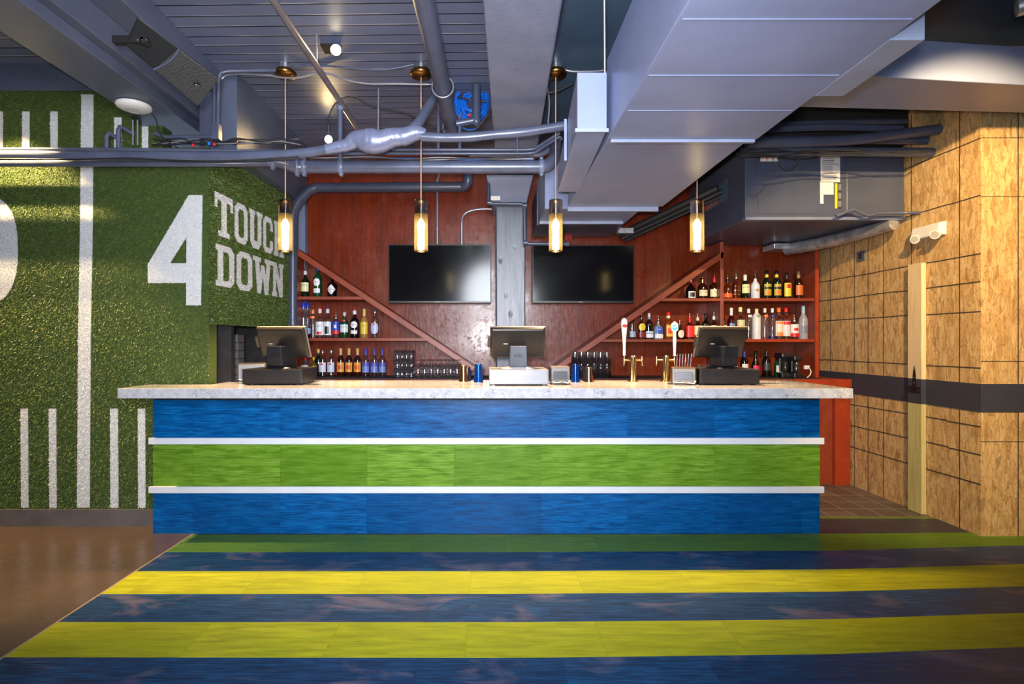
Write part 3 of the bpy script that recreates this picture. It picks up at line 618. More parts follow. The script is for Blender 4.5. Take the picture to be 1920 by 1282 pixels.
# pipes lying across the turf wall and the bar front
t_ = thing('insulated_pipe', P(500, 291, 3.95), 'long insulated grey pipe hanging across the picture with swollen foil tape wrapping', 'pipe')
MB().tube(Pn([(-180, 291), (0, 291), (200, 292), (400, 293), (480, 292), (560, 288), (620, 279), (650, 272)], 3.95), [.034]*6+[.034, .034], 16, smooth=5).build('insulation', M['pipe'], t_)
MB().tube(Pn([(612, 280), (632, 276), (650, 272), (668, 262), (690, 264), (712, 265), (735, 258), (757, 256), (780, 249), (798, 252)], 3.94), [.035, .040, .042, .062, .086, .082, .066, .062, .054, .034], 18, smooth=6, ridge=.035).build('tape_wrapping', simple('grey_tape', rgb(116, 122, 150), .3, .2, .1, 20, .35, 60), t_)
MB().tube(Pn([(790, 256), (830, 258), (880, 257), (930, 252), (980, 248), (1020, 242), (1058, 236)], 3.93), [.033, .031, .033, .030, .033, .031, .033], 16, smooth=5, ridge=.02).build('insulation', M['pipe'], t_)
MB().tube([P(768, 246, 3.95), P(785, 230, 4.0), P(800, 205, 4.1), P(812, 185, 4.2), P(822, 160, 4.4)], [.036, .036, .034, .034, .034], 14, smooth=5).build('branch', M['pipe'], t_)
pipe('thin_pipe', Pn([(-200, 280), (230, 280), (420, 283), (545, 284)], 4.02), .013, M['pipe'], 'thin grey pipe lying just above the long insulated pipe on the left')
t_ = thing('sewer_pipe', P(800, 313, 4.40), 'thick grey cast pipe with clamped joints running level above the bar', 'pipe')
MB().tube(Pn([(-200, 306), (200, 306), (395, 306), (505, 306)], [4.05, 4.05, 4.06, 4.27]), .026, 14).build('narrow_run', M['pipe'], t_)
MB().tube([P(500, 306, 4.26), P(520, 304, 4.30), P(540, 308, 4.34), P(556, 313, 4.38), P(575, 313, 4.40)], [.030, .040, .048, .050, .050], 16, smooth=4).build('elbow', M['pipe'], t_)
MB().tube(Pn([(560, 313), (1010, 313)], 4.40), .049, 20).build('main_run', M['pipe'], t_)
MB().tube([P(1008, 313, 4.40), P(1022, 311, 4.40), P(1034, 304, 4.42), P(1040, 290, 4.5), P(1042, 270, 4.6)], .049, 18, smooth=4).build('elbow', M['pipe'], t_)
for x, Y in ((512, 4.28), (558, 4.39), (571, 4.40), (640, 4.40), (1015, 4.40)):
    a = P(x, 313 if x > 550 else 306, Y); r_ = .06 if x > 550 else .036
    m = MB(); m.tube([a-Vector((.018, 0, 0)), a-Vector((.008, 0, 0)), a+Vector((.008, 0, 0)), a+Vector((.018, 0, 0))], [r_*.93, r_, r_, r_*.93], 18); m.box(a.x-.012, a.x+.012, a.y-.02, a.y+.02, a.z-r_-.012, a.z-r_+.01); m.box(a.x-.012, a.x+.012, a.y-.02, a.y+.02, a.z+r_-.01, a.z+r_+.012)
    m.build('pipe_clamp', M['grey'], t_, bevel=.002)
for i, y in enumerate((281, 288)):
    pipe('conduit', Pn([(560, y), (985, y), (1003, y-2), (1020, y-13), (1050, y-32)], [4.5, 4.5, 4.5, 4.45, 4.4]), .013, M['pipe'], ('upper' if i == 0 else 'lower')+' of two thin parallel conduits between the insulated pipe and thick pipe', 'conduit')
pipe('conduit', Pn([(880, 289), (985, 289), (1010, 290), (1030, 280), (1052, 258)], 4.6), .022, M['pipe'], 'medium grey conduit bending up towards the duct behind the thin pair', 'conduit', smooth=3)
for j in range(5):
    pts = [P(580+60*k, 297+random.uniform(-3.0, 3.0), 4.46+.02*j) for k in range(8)]
    pipe('data_cable', pts, .006, M['bluecable'] if j == 4 else (M['conduit'] if j % 2 else M['cable']), ('blue' if j == 4 else 'grey' if j % 2 else 'black')+' cable bundled in the gap above the thick clamped pipe', 'cable', 'cables above the thick pipe', smooth=4, seg=6)
t_ = thing('drain_pipe', P(730, 352, 5.7), 'dark grey plastic drain pipe crossing the red boards and dropping at the left corner', 'pipe')
MB().tube([P(590, 352, 5.7), P(870, 350, 5.7)], .049, 18).build('main_run', M['pvc'], t_)
MB().tube([P(866, 350, 5.7), P(874, 347, 5.68), P(878, 338, 5.66), P(878, 322, 5.66), P(878, 300, 5.66)], .05, 16, smooth=3).build('elbow', M['pvc'], t_)
MB().tube([P(592, 352, 5.7), P(578, 358, 5.68), P(562, 376, 5.64), P(551, 392, 5.62), P(549, 410, 5.62), P(549, 605, 5.62)], [.05]*5+[.047], 16).build('drop', M['pvc'], t_)
MB().tube([P(549, 600, 5.62), P(549, 612, 5.62), P(543, 622, 5.66), P(530, 626, 5.72)], .055, 16, smooth=3).build('bottom_elbow', M['pvc'], t_)
# pipes running along the ceiling towards the bar
t_ = thing('overhead_pipe', P(820, 110, 3.6), 'thick grey pipe running along the ceiling beside the concrete beam', 'pipe')
MB().tube([(PX(795, 2.97)-.10, -.5, 3.15), (PX(795, 2.97), 2.97, 3.15), (PX(850, 4.85), 4.85, 3.13)], .058, 20).build('main_run', M['pipe'], t_)
for yy in (3.95, 4.7):
    m = MB(); cxx = PX(795, 2.97)+(yy-2.97)*((PX(850, 4.85)-PX(795, 2.97))/1.88); ring_ = [(cxx+.075*math.cos(a), yy, 3.142+.075*math.sin(a)) for a in np.linspace(0, 2*PI, 21)]; m.tube(ring_, .006, 6, cap=False); m.tube([(cxx, yy, 3.21), (cxx, yy, ZC)], .005, 6); m.build('hanger', M['conduit'], t_)
pipe('sprinkler_pipe', [(PX(510, 3.04)-.45*(3.04+.5)*0, -.5, 3.2), (PX(510, 3.04)+.005, 3.04, 3.2), (PX(672, 4.9), 4.9, 3.2)], .021, simple('warm_grey_pipe', rgb(110, 102, 106), .35), 'slim brown grey sprinkler pipe crossing the planked ceiling', 'pipe')
t_ = thing('sprinkler_drop', P(638, 195, 4.35), 'short vertical pipe dropping from the slim sprinkler pipe to the thick pipe', 'pipe')
a = Vector((PX(638, 4.38), 4.38, 3.2)); MB().tube([a, (a.x, a.y, PZ(305, 4.38))], .019, 12).build('main_run', M['pipe'], t_); MB().tube([a+Vector((0, 0, -.05)), a+Vector((0, 0, -.01)), a+Vector((0, 0, .03))], [.026, .03, .028], 12).build('tee_joint', M['grey'], t_)
MB().tube([a+Vector((-.0, -.6, 0)), a+Vector((0, -.6, .22))], .007, 8).build('hanger', M['conduit'], t_)
t_ = thing('vertical_pipe', P(893, 235, 4.7), 'short vertical grey pipe in front of the blue cable coil', 'pipe')
a = P(893, 232, 4.5); MB().tube([(a.x, 4.5, a.z), (a.x, 4.5, 3.4)], .034, 16).build('main_run', M['pvc'], t_); MB().lathe([(.0, -.02), (.034, -.008), (.036, .02)], a, 14).build('end_cap', M['pvc'], t_); MB().tube([a+Vector((0, .0, .03)), a+Vector((-.16, 0, 0))], .03, 12).build('side_branch', M['pvc'], t_)
for k, x in enumerate((822, 862)):
    pipe('hanger_rod', [P(x, 282, 4.5), P(x, 190 if k == 0 else 215, 4.5)], .012, M['pipe'], 'thin vertical conduit rising from the parallel conduits '+('left' if k == 0 else 'right')+' of the overhead pipe end', 'rod')
pipe('hanger_rod', [P(710, 150, 4.6), P(709, 250, 4.6)], .007, M['conduit'], 'thin threaded rod hanging from the plank ceiling over the taped pipe', 'rod')
pipe('hanger_rod', [P(440, 146, 4.35), P(432, 254, 4.35)], .008, M['conduit'], 'thin threaded rod hanging beside the left corner conduit', 'rod')
pipe('hanger_rod', [P(1133, -30, 2.93), P(1134, 138, 3.1)], .006, M['conduit'], 'thin rod hanging over the narrow tapering duct box', 'rod')
pipe('hanger_rod', [P(970, 258, 4.5), P(970, 290, 4.5)], .012, M['pipe'], 'short stub conduit under the insulated pipe below the concrete beam', 'rod')
# blue cable coil
t_ = thing('cable_coil', P(882, 240, 4.72), 'loose coil of bright blue data cable tied up beside the overhead pipe', 'cable')
m = MB(); cc_ = P(884, 197, 4.72)
for k in range(26):
    rx = random.uniform(.045, .145); rz = rx*1.35; oy = random.uniform(-.07, .07); ph = random.uniform(-.2, .2); dz = random.uniform(-.02, .02)
    m.tube([(cc_.x+rx*math.cos(a_+ph)+.01*math.sin(3*a_+k), cc_.y+oy+.02*math.sin(a_), cc_.z+dz+rz*math.sin(a_)) for a_ in np.linspace(0, 2*PI, 25)], .0065, 6, cap=False)
m.build('cable_loops', M['bluecable'], t_)
m = MB(); m.tube([cc_+Vector((-.11, -.09, .03)), cc_+Vector((0, -.10, .0)), cc_+Vector((.13, -.09, -.01))], .008, 8, smooth=4); m.tube([cc_+Vector((-.03, -.09, .2)), cc_+Vector((-.05, -.1, .15)), cc_+Vector((-.03, -.09, .1))], .009, 8); m.build('cable_tie', M['cable'], t_)
MB().tube([cc_+Vector((-.02, -.1, -.12)), cc_+Vector((.0, -.1, -.13))], .012, 8).build('red_connector', M['red'], t_)
pipe('strapped_cable', [P(x, y, 3.905) for x, y in ((-120, 299), (0, 298), (120, 299), (245, 297), (330, 301), (420, 302), (500, 298), (560, 294))], .006, M['cable'], 'long black cable strapped along the underside of the insulated pipe', 'cable', smooth=6, seg=8)
# left corner conduit and flexible cables to the lamp canopies
t_ = thing('corner_conduit', P(408, 252, 4.1), 'pair of grey conduits bending down beside the wall speaker at left', 'conduit')
MB().tube([P(540, 131, 4.15), P(428, 133, 4.12), P(414, 137, 4.1), P(410, 148, 4.1), P(408, 250, 4.1)], .014, 10).build('conduit_run', M['pipe'], t_)
MB().tube([P(402, 160, 4.12), P(401, 250, 4.12)], .012, 10).build('conduit_run', M['pipe'], t_)
MB().box(P(398, 0, 4.1).x, P(412, 0, 4.1).x, 4.08, 4.14, PZ(262, 4.1), PZ(232, 4.1)).build('junction_box', M['pipe'], t_, bevel=.003)
MB().tube([P(408, 256, 4.12), P(310, 257, 4.12), P(290, 250, 4.13)], .014, 10).build('conduit_run', M['pipe'], t_)
pipe('flexible_cable', [P(x, y, 4.2) for x, y in ((416, 148), (425, 141), (450, 139), (500, 141), (525, 145), (558, 146), (590, 138), (620, 139), (650, 150), (690, 157), (740, 157), (790, 158), (812, 158))], .008, M['conduit'], 'lower sagging armoured cable between the lamp canopies on the left', 'cable', smooth=5, seg=8, ridge=.12)
pipe('flexible_cable', [P(x, y, 4.2) for x, y in ((552, 125), (590, 122), (640, 126), (700, 131), (740, 128), (776, 121))], .008, M['pipe'], 'upper armoured cable linking the first and second lamp canopies', 'cable', smooth=5, seg=8)
pipe('flexible_cable', [P(x, y, 4.18) for x, y in ((1056, 130), (1075, 134), (1110, 134), (1133, 132))], .008, M['conduit'], 'short armoured cable with yellow end running right from the third canopy', 'cable', smooth=5, seg=8)
pipe('hanging_cable', [P(x, y, 4.3) for x, y in ((895, 240), (915, 215), (930, 200), (960, 188), (1000, 176), (1040, 172), (1075, 156))], .0095, M['cable'], 'black cable drooping across the concrete beam towards the duct', 'cable', smooth=6, seg=8)
pipe('hanging_cable', [P(x, y, 4.6) for x, y in ((612, 245), (616, 220), (628, 195), (648, 182), (665, 184), (700, 200), (760, 212), (800, 232), (840, 246))], .006, M['cable'], 'black cable looping over the sprinkler drop towards the right', 'cable', smooth=5, seg=6)
pipe('hanging_cable', [P(x, y, 4.35) for x, y in ((1025, 160), (1030, 190), (1028, 228), (1027, 250))], .007, M['conduit'], 'pale armoured cable hanging just left of the third lamp cord', 'cable', smooth=5, seg=6)
for k in range(6):
    pts = [P(290+40*j+random.uniform(-8, 8), 268+random.uniform(-9, 5), 4.14-.01*k) for j in range(8)]
    pipe('loose_wire', pts, .0045, M['cable'] if k % 3 else M['conduit'], 'loose thin '+('black' if k % 3 else 'grey')+' wire tangled on top of the long insulated pipe', 'wire', 'loose wires on the insulated pipe', smooth=5, seg=6)
pipe('loose_wire', [P(x, y, 4.02) for x, y in ((285, 214), (293, 225), (297, 245), (310, 262), (330, 275), (345, 284))], .004, M['cable'], 'thin wire hanging from the white round access point', 'wire', smooth=5, seg=6)
for k, (x, y, mt) in enumerate(((402, 273, 'red'), (362, 275, 'red'), (445, 268, 'brass'), (392, 272, 'bluecable'))):
    a = P(x, y, 4.0); tag(MB().lathe([(.004, 0), (.012, .003), (.009, .02), (.004, .022)], a, 10).build('wire_nut', M[mt]), ['larger red wire connector cap among the loose wires', 'smaller red wire connector cap left of the larger one', 'tan wire connector cap among the loose wires', 'blue wire connector cap beside the larger red one'][k], 'connector')
for k, (x, y) in enumerate(((200, 250), (222, 238))):
    pipe('elbow_pipe', [P(x, 284, 4.05), P(x, y+6, 4.05), P(x+3, y, 4.05), P(x+12, y+4, 4.1), P(x+30, y+14, 4.14)], .016, M['pipe'], ('left' if k == 0 else 'right, taller')+' small bent grey pipe stub over the insulated pipe at left', 'pipe', seg=10)
for k, x in enumerate((249, 258)): pipe('hanger_rod', [P(x, 272, 4.08), P(x, 225, 4.08)], .006, M['conduit'], ('left' if k == 0 else 'right')+' of two short rods under the left beam', 'rod')
# pipes above the fan unit, right
for k, (pts, r, Y) in enumerate(((((1440, 242), (1560, 238), (1690, 241)), .028, 4.35), (((1400, 268), (1500, 266), (1600, 262), (1700, 250), (1798, 238)), .040, 4.3), (((1415, 262), (1600, 262), (1766, 264)), .032, 4.42), (((1390, 285), (1560, 284), (1748, 286)), .036, 4.36), (((1420, 234), (1600, 228), (1700, 228)), .02, 4.5))):
    pipe('insulated_pipe', [P(x, y, Y) for x, y in pts], r, M['pvc'], ['upper short', 'longest, upward bending', 'middle straight', 'lowest thick', 'topmost slim'][k]+' dark insulated pipe above the air handling box', 'pipe', smooth=6)
for k in range(5):
    pipe('loose_wire', [P(1380+60*j, 283+random.uniform(-4, 5)+2*k*(j < 3), 4.22-.01*k) for j in range(5 if k > 1 else 7)], .004, M['cable'], 'thin black wire slung under the dark insulated pipes', 'wire', 'wires under the dark insulated pipes', smooth=5, seg=6)
pipe('loose_wire', [P(x, y, 4.2) for x, y in ((1458, 292), (1462, 305), (1475, 318), (1492, 308), (1497, 296))], .004, M['cable'], 'looped black wire hanging over the small label of the air handling box', 'wire', smooth=5, seg=6)
# black block stands in for the shade of the cavity above the pipes
tag(MB().box(2.2, 3.43, 4.6, 5.9, 2.97, 3.3).build('shade_block', M['blackmat']), 'black block painting the shade of the gap above the air handling unit', 'box')
pipe('ceiling_pipe', [(3.0, 3.2, 3.25), (3.5, 2.9, 3.3), (4.2, 2.4, 3.33)], .05, M['foil'], 'silver pipe at the ceiling in the top right corner', 'pipe')
# conduit round the column
t_ = thing('column_conduit', P(985, 420, 5.5), 'grey conduit stepping around the top of the column to a small red caged sprinkler', 'conduit')
MB().tube([P(916, 340, 5.5), P(916, 376, 5.5), P(922, 382, 5.5), P(978, 382, 5.5), P(984, 388, 5.5), P(984, 450, 5.5), P(990, 457, 5.5), P(1062, 457, 5.5)], .019, 12).build('conduit_run', M['pvc'], t_)
for x, y in ((918, 380), (984, 385), (985, 455), (1063, 457)): 
    a = P(x, y, 5.5); MB().tube([a-Vector((.02, 0, 0)), a+Vector((.02, 0, 0))], .028, 12).build('fitting', M['pvc'], t_)
MB().box(P(920, 0, 5.5).x, P(938, 0, 5.5).x, 5.46, 5.5, PZ(377, 5.5), PZ(369, 5.5)).build('junction_box', M['white'], t_, bevel=.003)
m = MB(); a = P(1066, 445, 5.48)
for k in range(6): 
    an = PI*k/6; m.tube([(a.x+.03*math.cos(s)*math.cos(an), a.y+.03*math.cos(s)*math.sin(an), a.z+.042*math.sin(s)) for s in np.linspace(0, 2*PI, 17)], .0025, 5, cap=False)
m.build('sprinkler_cage', M['redcage'], t_)
pipe('tv_conduit', [P(824, 325, 5.9), P(820, 340, 5.9), P(820, 458, 5.92)], .011, M['conduit'], 'straight vertical conduit down to the left television', 'conduit')
pipe('tv_conduit', [P(926, 392, 5.9), P(900, 392, 5.9), P(880, 396, 5.9), P(869, 404, 5.9), P(866, 418, 5.9), P(866, 460, 5.92)], .011, M['conduit'], 'curved conduit from the column to the left television', 'conduit', smooth=4)

# ================================================================== SPEAKER, ACCESS POINT, SPOTS
t_ = thing('wall_speaker', (-1.7, 3.02, 2.86), 'large dark loudspeaker with mesh grille bracketed to the left ceiling beam', 'speaker')
sc_ = P(320, 115, 3.02); eye = Vector((0, 0, H)); nv = (sc_-eye).normalized(); nv = (nv+Vector((.10, -.12, .30))).normalized()
def on_plane(x, y):
    v = P(x, y, 1.0)-eye; return eye+v*((sc_-eye).dot(nv)/v.dot(nv))
A_, B_, C_, D_ = on_plane(258, 31), on_plane(411, 147), on_plane(371, 198), on_plane(234, 84)
up = (sc_-eye).normalized()*.24
lerp = lambda p, q, s: p+(q-p)*s
E_, G_ = lerp(A_, B_, .48), lerp(D_, C_, .37)
MB().hexa([A_, B_, C_, D_, A_+up, B_+up, C_+up, D_+up]).build('cabinet', M['black'], t_, bevel=.006)
nrm = (B_-A_).cross(D_-A_).normalized(); nrm = nrm if nrm.y < 0 else -nrm
MB().prism([E_+nrm*.001, B_+nrm*.001, C_+nrm*.001, G_+nrm*.001], nrm*.012).build('grille', M['grille'], t_, bevel=.004)
MB().tube([E_+nrm*.012, lerp(E_, G_, .33)+nrm*.012+(B_-A_)*.035, lerp(E_, G_, .66)+nrm*.012+(B_-A_)*.03, G_+nrm*.012], .005, 8, smooth=5).build('trim_bar', M['pvc'], t_)
lgp = lerp(lerp(E_, B_, .72), lerp(G_, C_, .72), .5)+nrm*.014
MB().box(lgp.x-.014, lgp.x+.014, lgp.y-.014, lgp.y+.014, lgp.z-.006, lgp.z+.002).build('badge', M['black'], t_)
lg = MB(); [lg.box(lgp.x-a, lgp.x-a+.004, lgp.y-.009, lgp.y+.009, lgp.z-.0075, lgp.z-.006) for a in (.009, -.005)]; lg.box(lgp.x-.009, lgp.x+.009, lgp.y-.009, lgp.y-.005, lgp.z-.0075, lgp.z-.006); lg.build('badge_mark', CM(170, 165, 160), t_)
a2 = on_plane(281, 76)+nrm*.02; a1 = P(214, 76, a2.y)
m = MB(); m.box(a1.x, a2.x-.02, a1.y-.02, a1.y+.02, a1.z-.018, a1.z+.018); m.tube([a2+Vector((-.02, -.02, 0)), a2+Vector((-.02, .02, 0))], .019, 16)
m.build('bracket', M['blackmat'], t_, bevel=.003)
for x in (258, 266, 274): a = P(x, 76, a2.y-.025); MB().lathe([(.005, 0), (.005, .004)], a, 8).build('bolt', M['silver'], t_)
MB().tube([a1+Vector((.02, .02, 0)), a1+up*1.6], .014, 8).build('rear_bracket', M['blackmat'], t_)
# access point
t_ = thing('access_point', (-2.46, 4.1, 3.0), 'white round wireless access point under the left ceiling beam', 'wireless access point')
apY = 4.02; ap = Vector((PX(251, 3.95), 3.95, 3.015)); 
MB().lathe([(.048, -.040), (.082, -.036), (.108, -.022), (.114, -.010), (.110, 0)], ap, 36).build('dome', M['white'], t_)
m = MB(); m.tube([(ap.x+.045*math.cos(a), ap.y+.045*math.sin(a), ap.z-.0405) for a in np.linspace(0, 2*PI, 25)], .0012, 5, cap=False); m.build('status_ring', CM(180, 175, 175), t_)
MB().lathe([(.09, 0), (.09, .006)], ap, 24).build('mount_plate', M['white'], t_)
# spot heads
def spot_head(loc, aim, label, power=9, r=.035):
    loc = Vector(loc); dr = (Vector(aim)-loc).normalized(); t = thing('spot_lamp', loc, label, 'lamp', None)
    MB().tube([loc-dr*.10, loc-dr*.085, loc-dr*.02, loc+dr*.012], [r*.5, r*.95, r, r*1.02], 18, cap=False).build('lamp_housing', M['grey'], t)
    MB().tube([loc-dr*.012, loc-dr*.004], [r*.9, r*.9], 18).build('lamp_lens', M['lens'], t)
    b = loc-dr*.07; MB().tube([b, (b.x, b.y, ZC)], .007, 8).build('lamp_stem', M['grey'], t)
    if power: lamp('spot_lamp_light', 'SPOT', loc+dr*.02, power, WARM, .03, loc+dr, 100, .6)
    return t
spot_head((PX(630, 3.85), 3.85, PZ(93, 3.85)), (-.55, 1.0, 1.2), 'small bright warm spot lamp under the plank ceiling, nearer one', 14)
spot_head((PX(616, 5.3), 5.3, PZ(261, 5.3)), (-.4, 1.5, 1.6), 'small bright warm spot lamp peeking over the taped pipe, farther one', 14, .036)
spot_head(Vector(SPOT_LEFT)+Vector((0, -.01, .03)), (-3.36, 4.05, 1.3), 'warm spot lamp aimed down the turf wall at far left', 0)
spot_head(Vector(SPOT_RIGHT)+Vector((-.01, -.01, .03)), (3.44, 4.2, 2.0), 'warm spot lamp aimed at the chipboard wall at far right', 0)
# junction plate on the ceiling beside the near spot
tag(MB().box(PX(604, 3.95), PX(628, 3.95), 3.9, 4.02, ZC-.012, ZC).build('ceiling_plate', M['blackmat']), 'small black square plate on the plank ceiling behind the nearer spot lamp', 'plate')
# pendants
PY = 4.2
def pendant(x, label):
    t = thing('pendant_lamp', (x, PY, 2.03), label, 'lamp', 'pendant lamps over the bar counter')
    MB().lathe([(.05, 3.375), (.05, ZC-.001)], (x, PY, 0), 8).build('junction_box', M['silver'], t)
    MB().lathe([(.02, 3.325), (.075, 3.335), (.082, 3.348), (.082, 3.36), (.07, 3.375)], (x, PY, 0), 28).build('canopy', M['brassdark'], t)
    MB().tube([(x, PY, 2.40), (x, PY, 3.33)], .0045, 8).build('cord', M['cord'], t)
    MB().lathe([(.012, 2.385), (.047, 2.392), (.047, 2.41), (.01, 2.415)], (x, PY, 0), 24).build('socket_cap', M['brass'], t)
    MB().lathe([(.014, 2.27), (.016, 2.30), (.014, 2.39)], (x, PY, 0), 14).build('socket', M['brass'], t)
    MB().lathe([(.0495, 2.305), (.0495, 2.405)], (x, PY, 0), 32, cap=False).build('upper_sleeve', M['smoke'], t)
    MB().lathe([(.0500, 2.028), (.0505, 2.04), (.0505, 2.305)], (x, PY, 0), 32, cap=False).build('glass_shade', M['amber'], t)
    MB().lathe([(.010, 2.036), (.024, 2.042), (.026, 2.08), (.024, 2.19), (.030, 2.215), (.030, 2.235), (.016, 2.26), (.010, 2.27)], (x, PY, 0), 18).build('bulb', M['bulb'], t)
    MB().lathe([(.044, 2.03), (.050, 2.028), (.050, 2.034), (.044, 2.034)], (x, PY, 0), 28, cap=False).build('shade_rim', emis('shade_rim_glow', (1, .9, .7, 1), .6) if False else M['brass'], t)
    return t
pxs = (PX(535, PY), PX(789.5, PY), PX(1042, PY), PX(1307, PY))
p0 = pendant(pxs[0], 'amber glass tube pendant lamp hanging in front of the word on the turf')
lb = ['', 'amber glass tube pendant lamp in front of the left television', 'amber glass tube pendant lamp between the column and the duct edge', 'amber glass tube pendant lamp over the right register, below the air handling box']
for i, x in enumerate(pxs):
    if i: dup(p0, (x, PY, 2.03), 0, lb[i])
    lamp('pendant_light', 'SPOT', (x, PY, 2.02), 210.0, (1, .64, .30), .04, (x, PY+.1, 0), 92, .6)

# ================================================================== BAR
BY, CFY = 3.99, 3.78; BX0, BX1 = -2.371, 2.348
bar = thing('bar_counter_base', (0, BY, 0), 'long bar front with blue and green tile bands and white strips', 'bar')
b = MB(); b.box(BX0, BX1, BY, BY+.14, 0, .29, 0); b.box(BX0, BX1, BY, BY+.14, .29, .676, 1); b.box(BX0, BX1, BY, BY+.14, .676, .976, 0)
b = MB().box(BX0, BX1, BY, BY+.13, 0, .306); b.build('lower_blue_band', M['bar_blue'], bar)
MB().box(BX0, BX1, BY, BY+.13, .306, .656).build('green_band', M['bar_green'], bar)
MB().box(BX0, BX1, BY, BY+.13, .656, .976).build('upper_blue_band', M['bar_blue'], bar)
stripw = simple('white_strip_paint', rgb(202, 205, 214), .4, 0, .03)
MB().box(BX0-.02, BX1+.02, BY-.022, BY-.0005, .634, .679).build('white_strip', stripw, bar, bevel=.002)
MB().box(BX0-.02, BX1+.02, BY-.022, BY-.0005, .290, .336).build('white_strip', stripw, bar, bevel=.002)
MB().box(BX0+.02, BX1-.02, BY-.008, BY-.0005, .945, .976).build('shade_strip', M['blackmat'], bar)  # matte black strip painted as the shade under the countertop overhang
ct = MB(); ct.box(-2.485, 2.45, CFY, GY-.02, .976, 1.044); ct.box(-2.02, 2.45, GY-.02, 4.57, .976, 1.044)
ct = MB().add([(-2.485, CFY, .976), (2.45, CFY, .976), (2.45, 4.57, .976), (-2.03, 4.57, .976), (-2.03, GY-.03, .976), (-2.485, GY-.03, .976),
               (-2.485, CFY, 1.044), (2.45, CFY, 1.044), (2.45, 4.57, 1.044), (-2.03, 4.57, 1.044), (-2.03, GY-.03, 1.044), (-2.485, GY-.03, 1.044)],
              [(5, 4, 3, 2, 1, 0), (6, 7, 8, 9, 10, 11)]+[(i, (i+1) % 6, 6+(i+1) % 6, 6+i) for i in range(6)])
tag(ct.build('bar_countertop', M['quartz'], bevel=.004), 'long white speckled quartz countertop on the blue and green bar', 'countertop')
# ================================================================== BACK BAR
KY = 5.65
bk = thing('back_bar', (.7, 5.35, 0), 'red brown back bar with diagonal boards and open bottle shelves', 'shelving')
MB().box(-1.95, 3.43, 5.37, 5.98, 0, .96).build('lower_cabinet', M['shelf'], bk)
MB().box(-1.95, 3.43, 5.35, 5.98, .962, 1.0).build('back_worktop', M['shelf'], bk, bevel=.003)
MB().box(-1.90, 3.20, 5.42, 5.9, 1.0, 1.006).build('bar_mat', M['blackmat'], bk)
MB().box(PX(1480, 5.4), 3.432, 5.32, 5.35, .93, 1.004).build('orange_ledge', M['orange'], bk)
MB().box(3.28, 3.425, 5.33, 5.37, .0, .93).build('orange_end_panel', M['orange'], bk)
def diag(x0, y0, x1, y1, wdt):
    a, c2 = P(x0, y0, KY), P(x1, y1, KY); dr = (c2-a).normalized(); nn_ = Vector((dr.z, 0, -dr.x)); nn_ = nn_ if nn_.z > 0 else -nn_
    return MB().prism([a, c2, c2-nn_*wdt, a-nn_*wdt], (0, .345, 0))
diag(558, 467, 892, 688, .055).build('diagonal_board', M['shelf'], bk, bevel=.004)
diag(1355, 471, 1036, 690, .058).build('diagonal_board', M['shelf'], bk, bevel=.004)
xl, xr = PX(556, KY), PX(1528, KY)
MB().box(xl-.03, xl, KY, 5.99, 1.0, 2.30).build('side_board', M['shelf'], bk, bevel=.003)
def dx_left(z): t = (PZ(467, KY)-z)/(PZ(467, KY)-PZ(688, KY)); return PX(558+(892-558)*t, KY)
def dx_right(z): t = (PZ(471, KY)-z)/(PZ(471, KY)-PZ(690, KY)); return PX(1355+(1036-1355)*t, KY)
for z in (1.396, 1.812): MB().box(xl, dx_left(z)-.05, KY+.005, 5.995, z-.032, z).build('shelf_board', M['shelf'], bk, bevel=.003)
xm = PX(1355, KY)
for z in (1.384, 1.795): MB().box(dx_right(z)+.05, xm-.02, KY+.005, 5.995, z-.03, z).build('shelf_board', M['shelf'], bk, bevel=.003)
for z in (1.384, 1.795): MB().box(xm+.012, xr, KY+.005, 5.995, z-.03, z).build('shelf_board', M['orange'] if z < 1.5 else M['shelf'], bk, bevel=.003)
MB().box(xm-.02, xm+.012, KY, 5.995, 1.0, 2.36).build('upright_board', M['shelf'], bk, bevel=.003)
MB().box(xr, xr+.035, KY, 5.995, 1.0, 2.36).build('upright_board', [M['shelf']], bk, bevel=.003)
MB().box(xr+.001, xr+.036, KY-.006, KY, 1.0, 2.36).build('edge_strip', M['orange'], bk)
# TVs
def tv(x0, x1, y0, y1, label):
    Y = 5.84; a, c2 = PX(x0, Y), PX(x1, Y); b0, b1 = PZ(y1, Y), PZ(y0, Y); t = thing('television', ((a+c2)/2, Y, b0), label, 'television', 'televisions on the back wall')
    MB().box(a, c2, Y, Y+.05, b0, b1).build('tv_casing', M['black'], t, bevel=.004)
    MB().box(a+.010, c2-.010, Y-.0015, Y+.001, b0+.020, b1-.010).build('tv_screen', M['screen'], t)
    MB().box((a+c2)/2-.2, (a+c2)/2+.2, Y+.05, 5.995, b0+.15, b1-.15).build('wall_bracket', M['blackmat'], t)
    vs, fs = text_geo('SAMSUNG', .011); m = MB().add([((a+c2)/2+v[0]-.03, Y-.002, b0+.010+v[1]) for v in vs], fs)
    m.build('tv_logo', CM(200, 200, 205), t, fix=False); return t
tva = tv(728, 921, 458, 568, 'black flat television left of the grey column')
tvb = tv(998, 1189, 459, 568, 'black flat television right of the grey column')
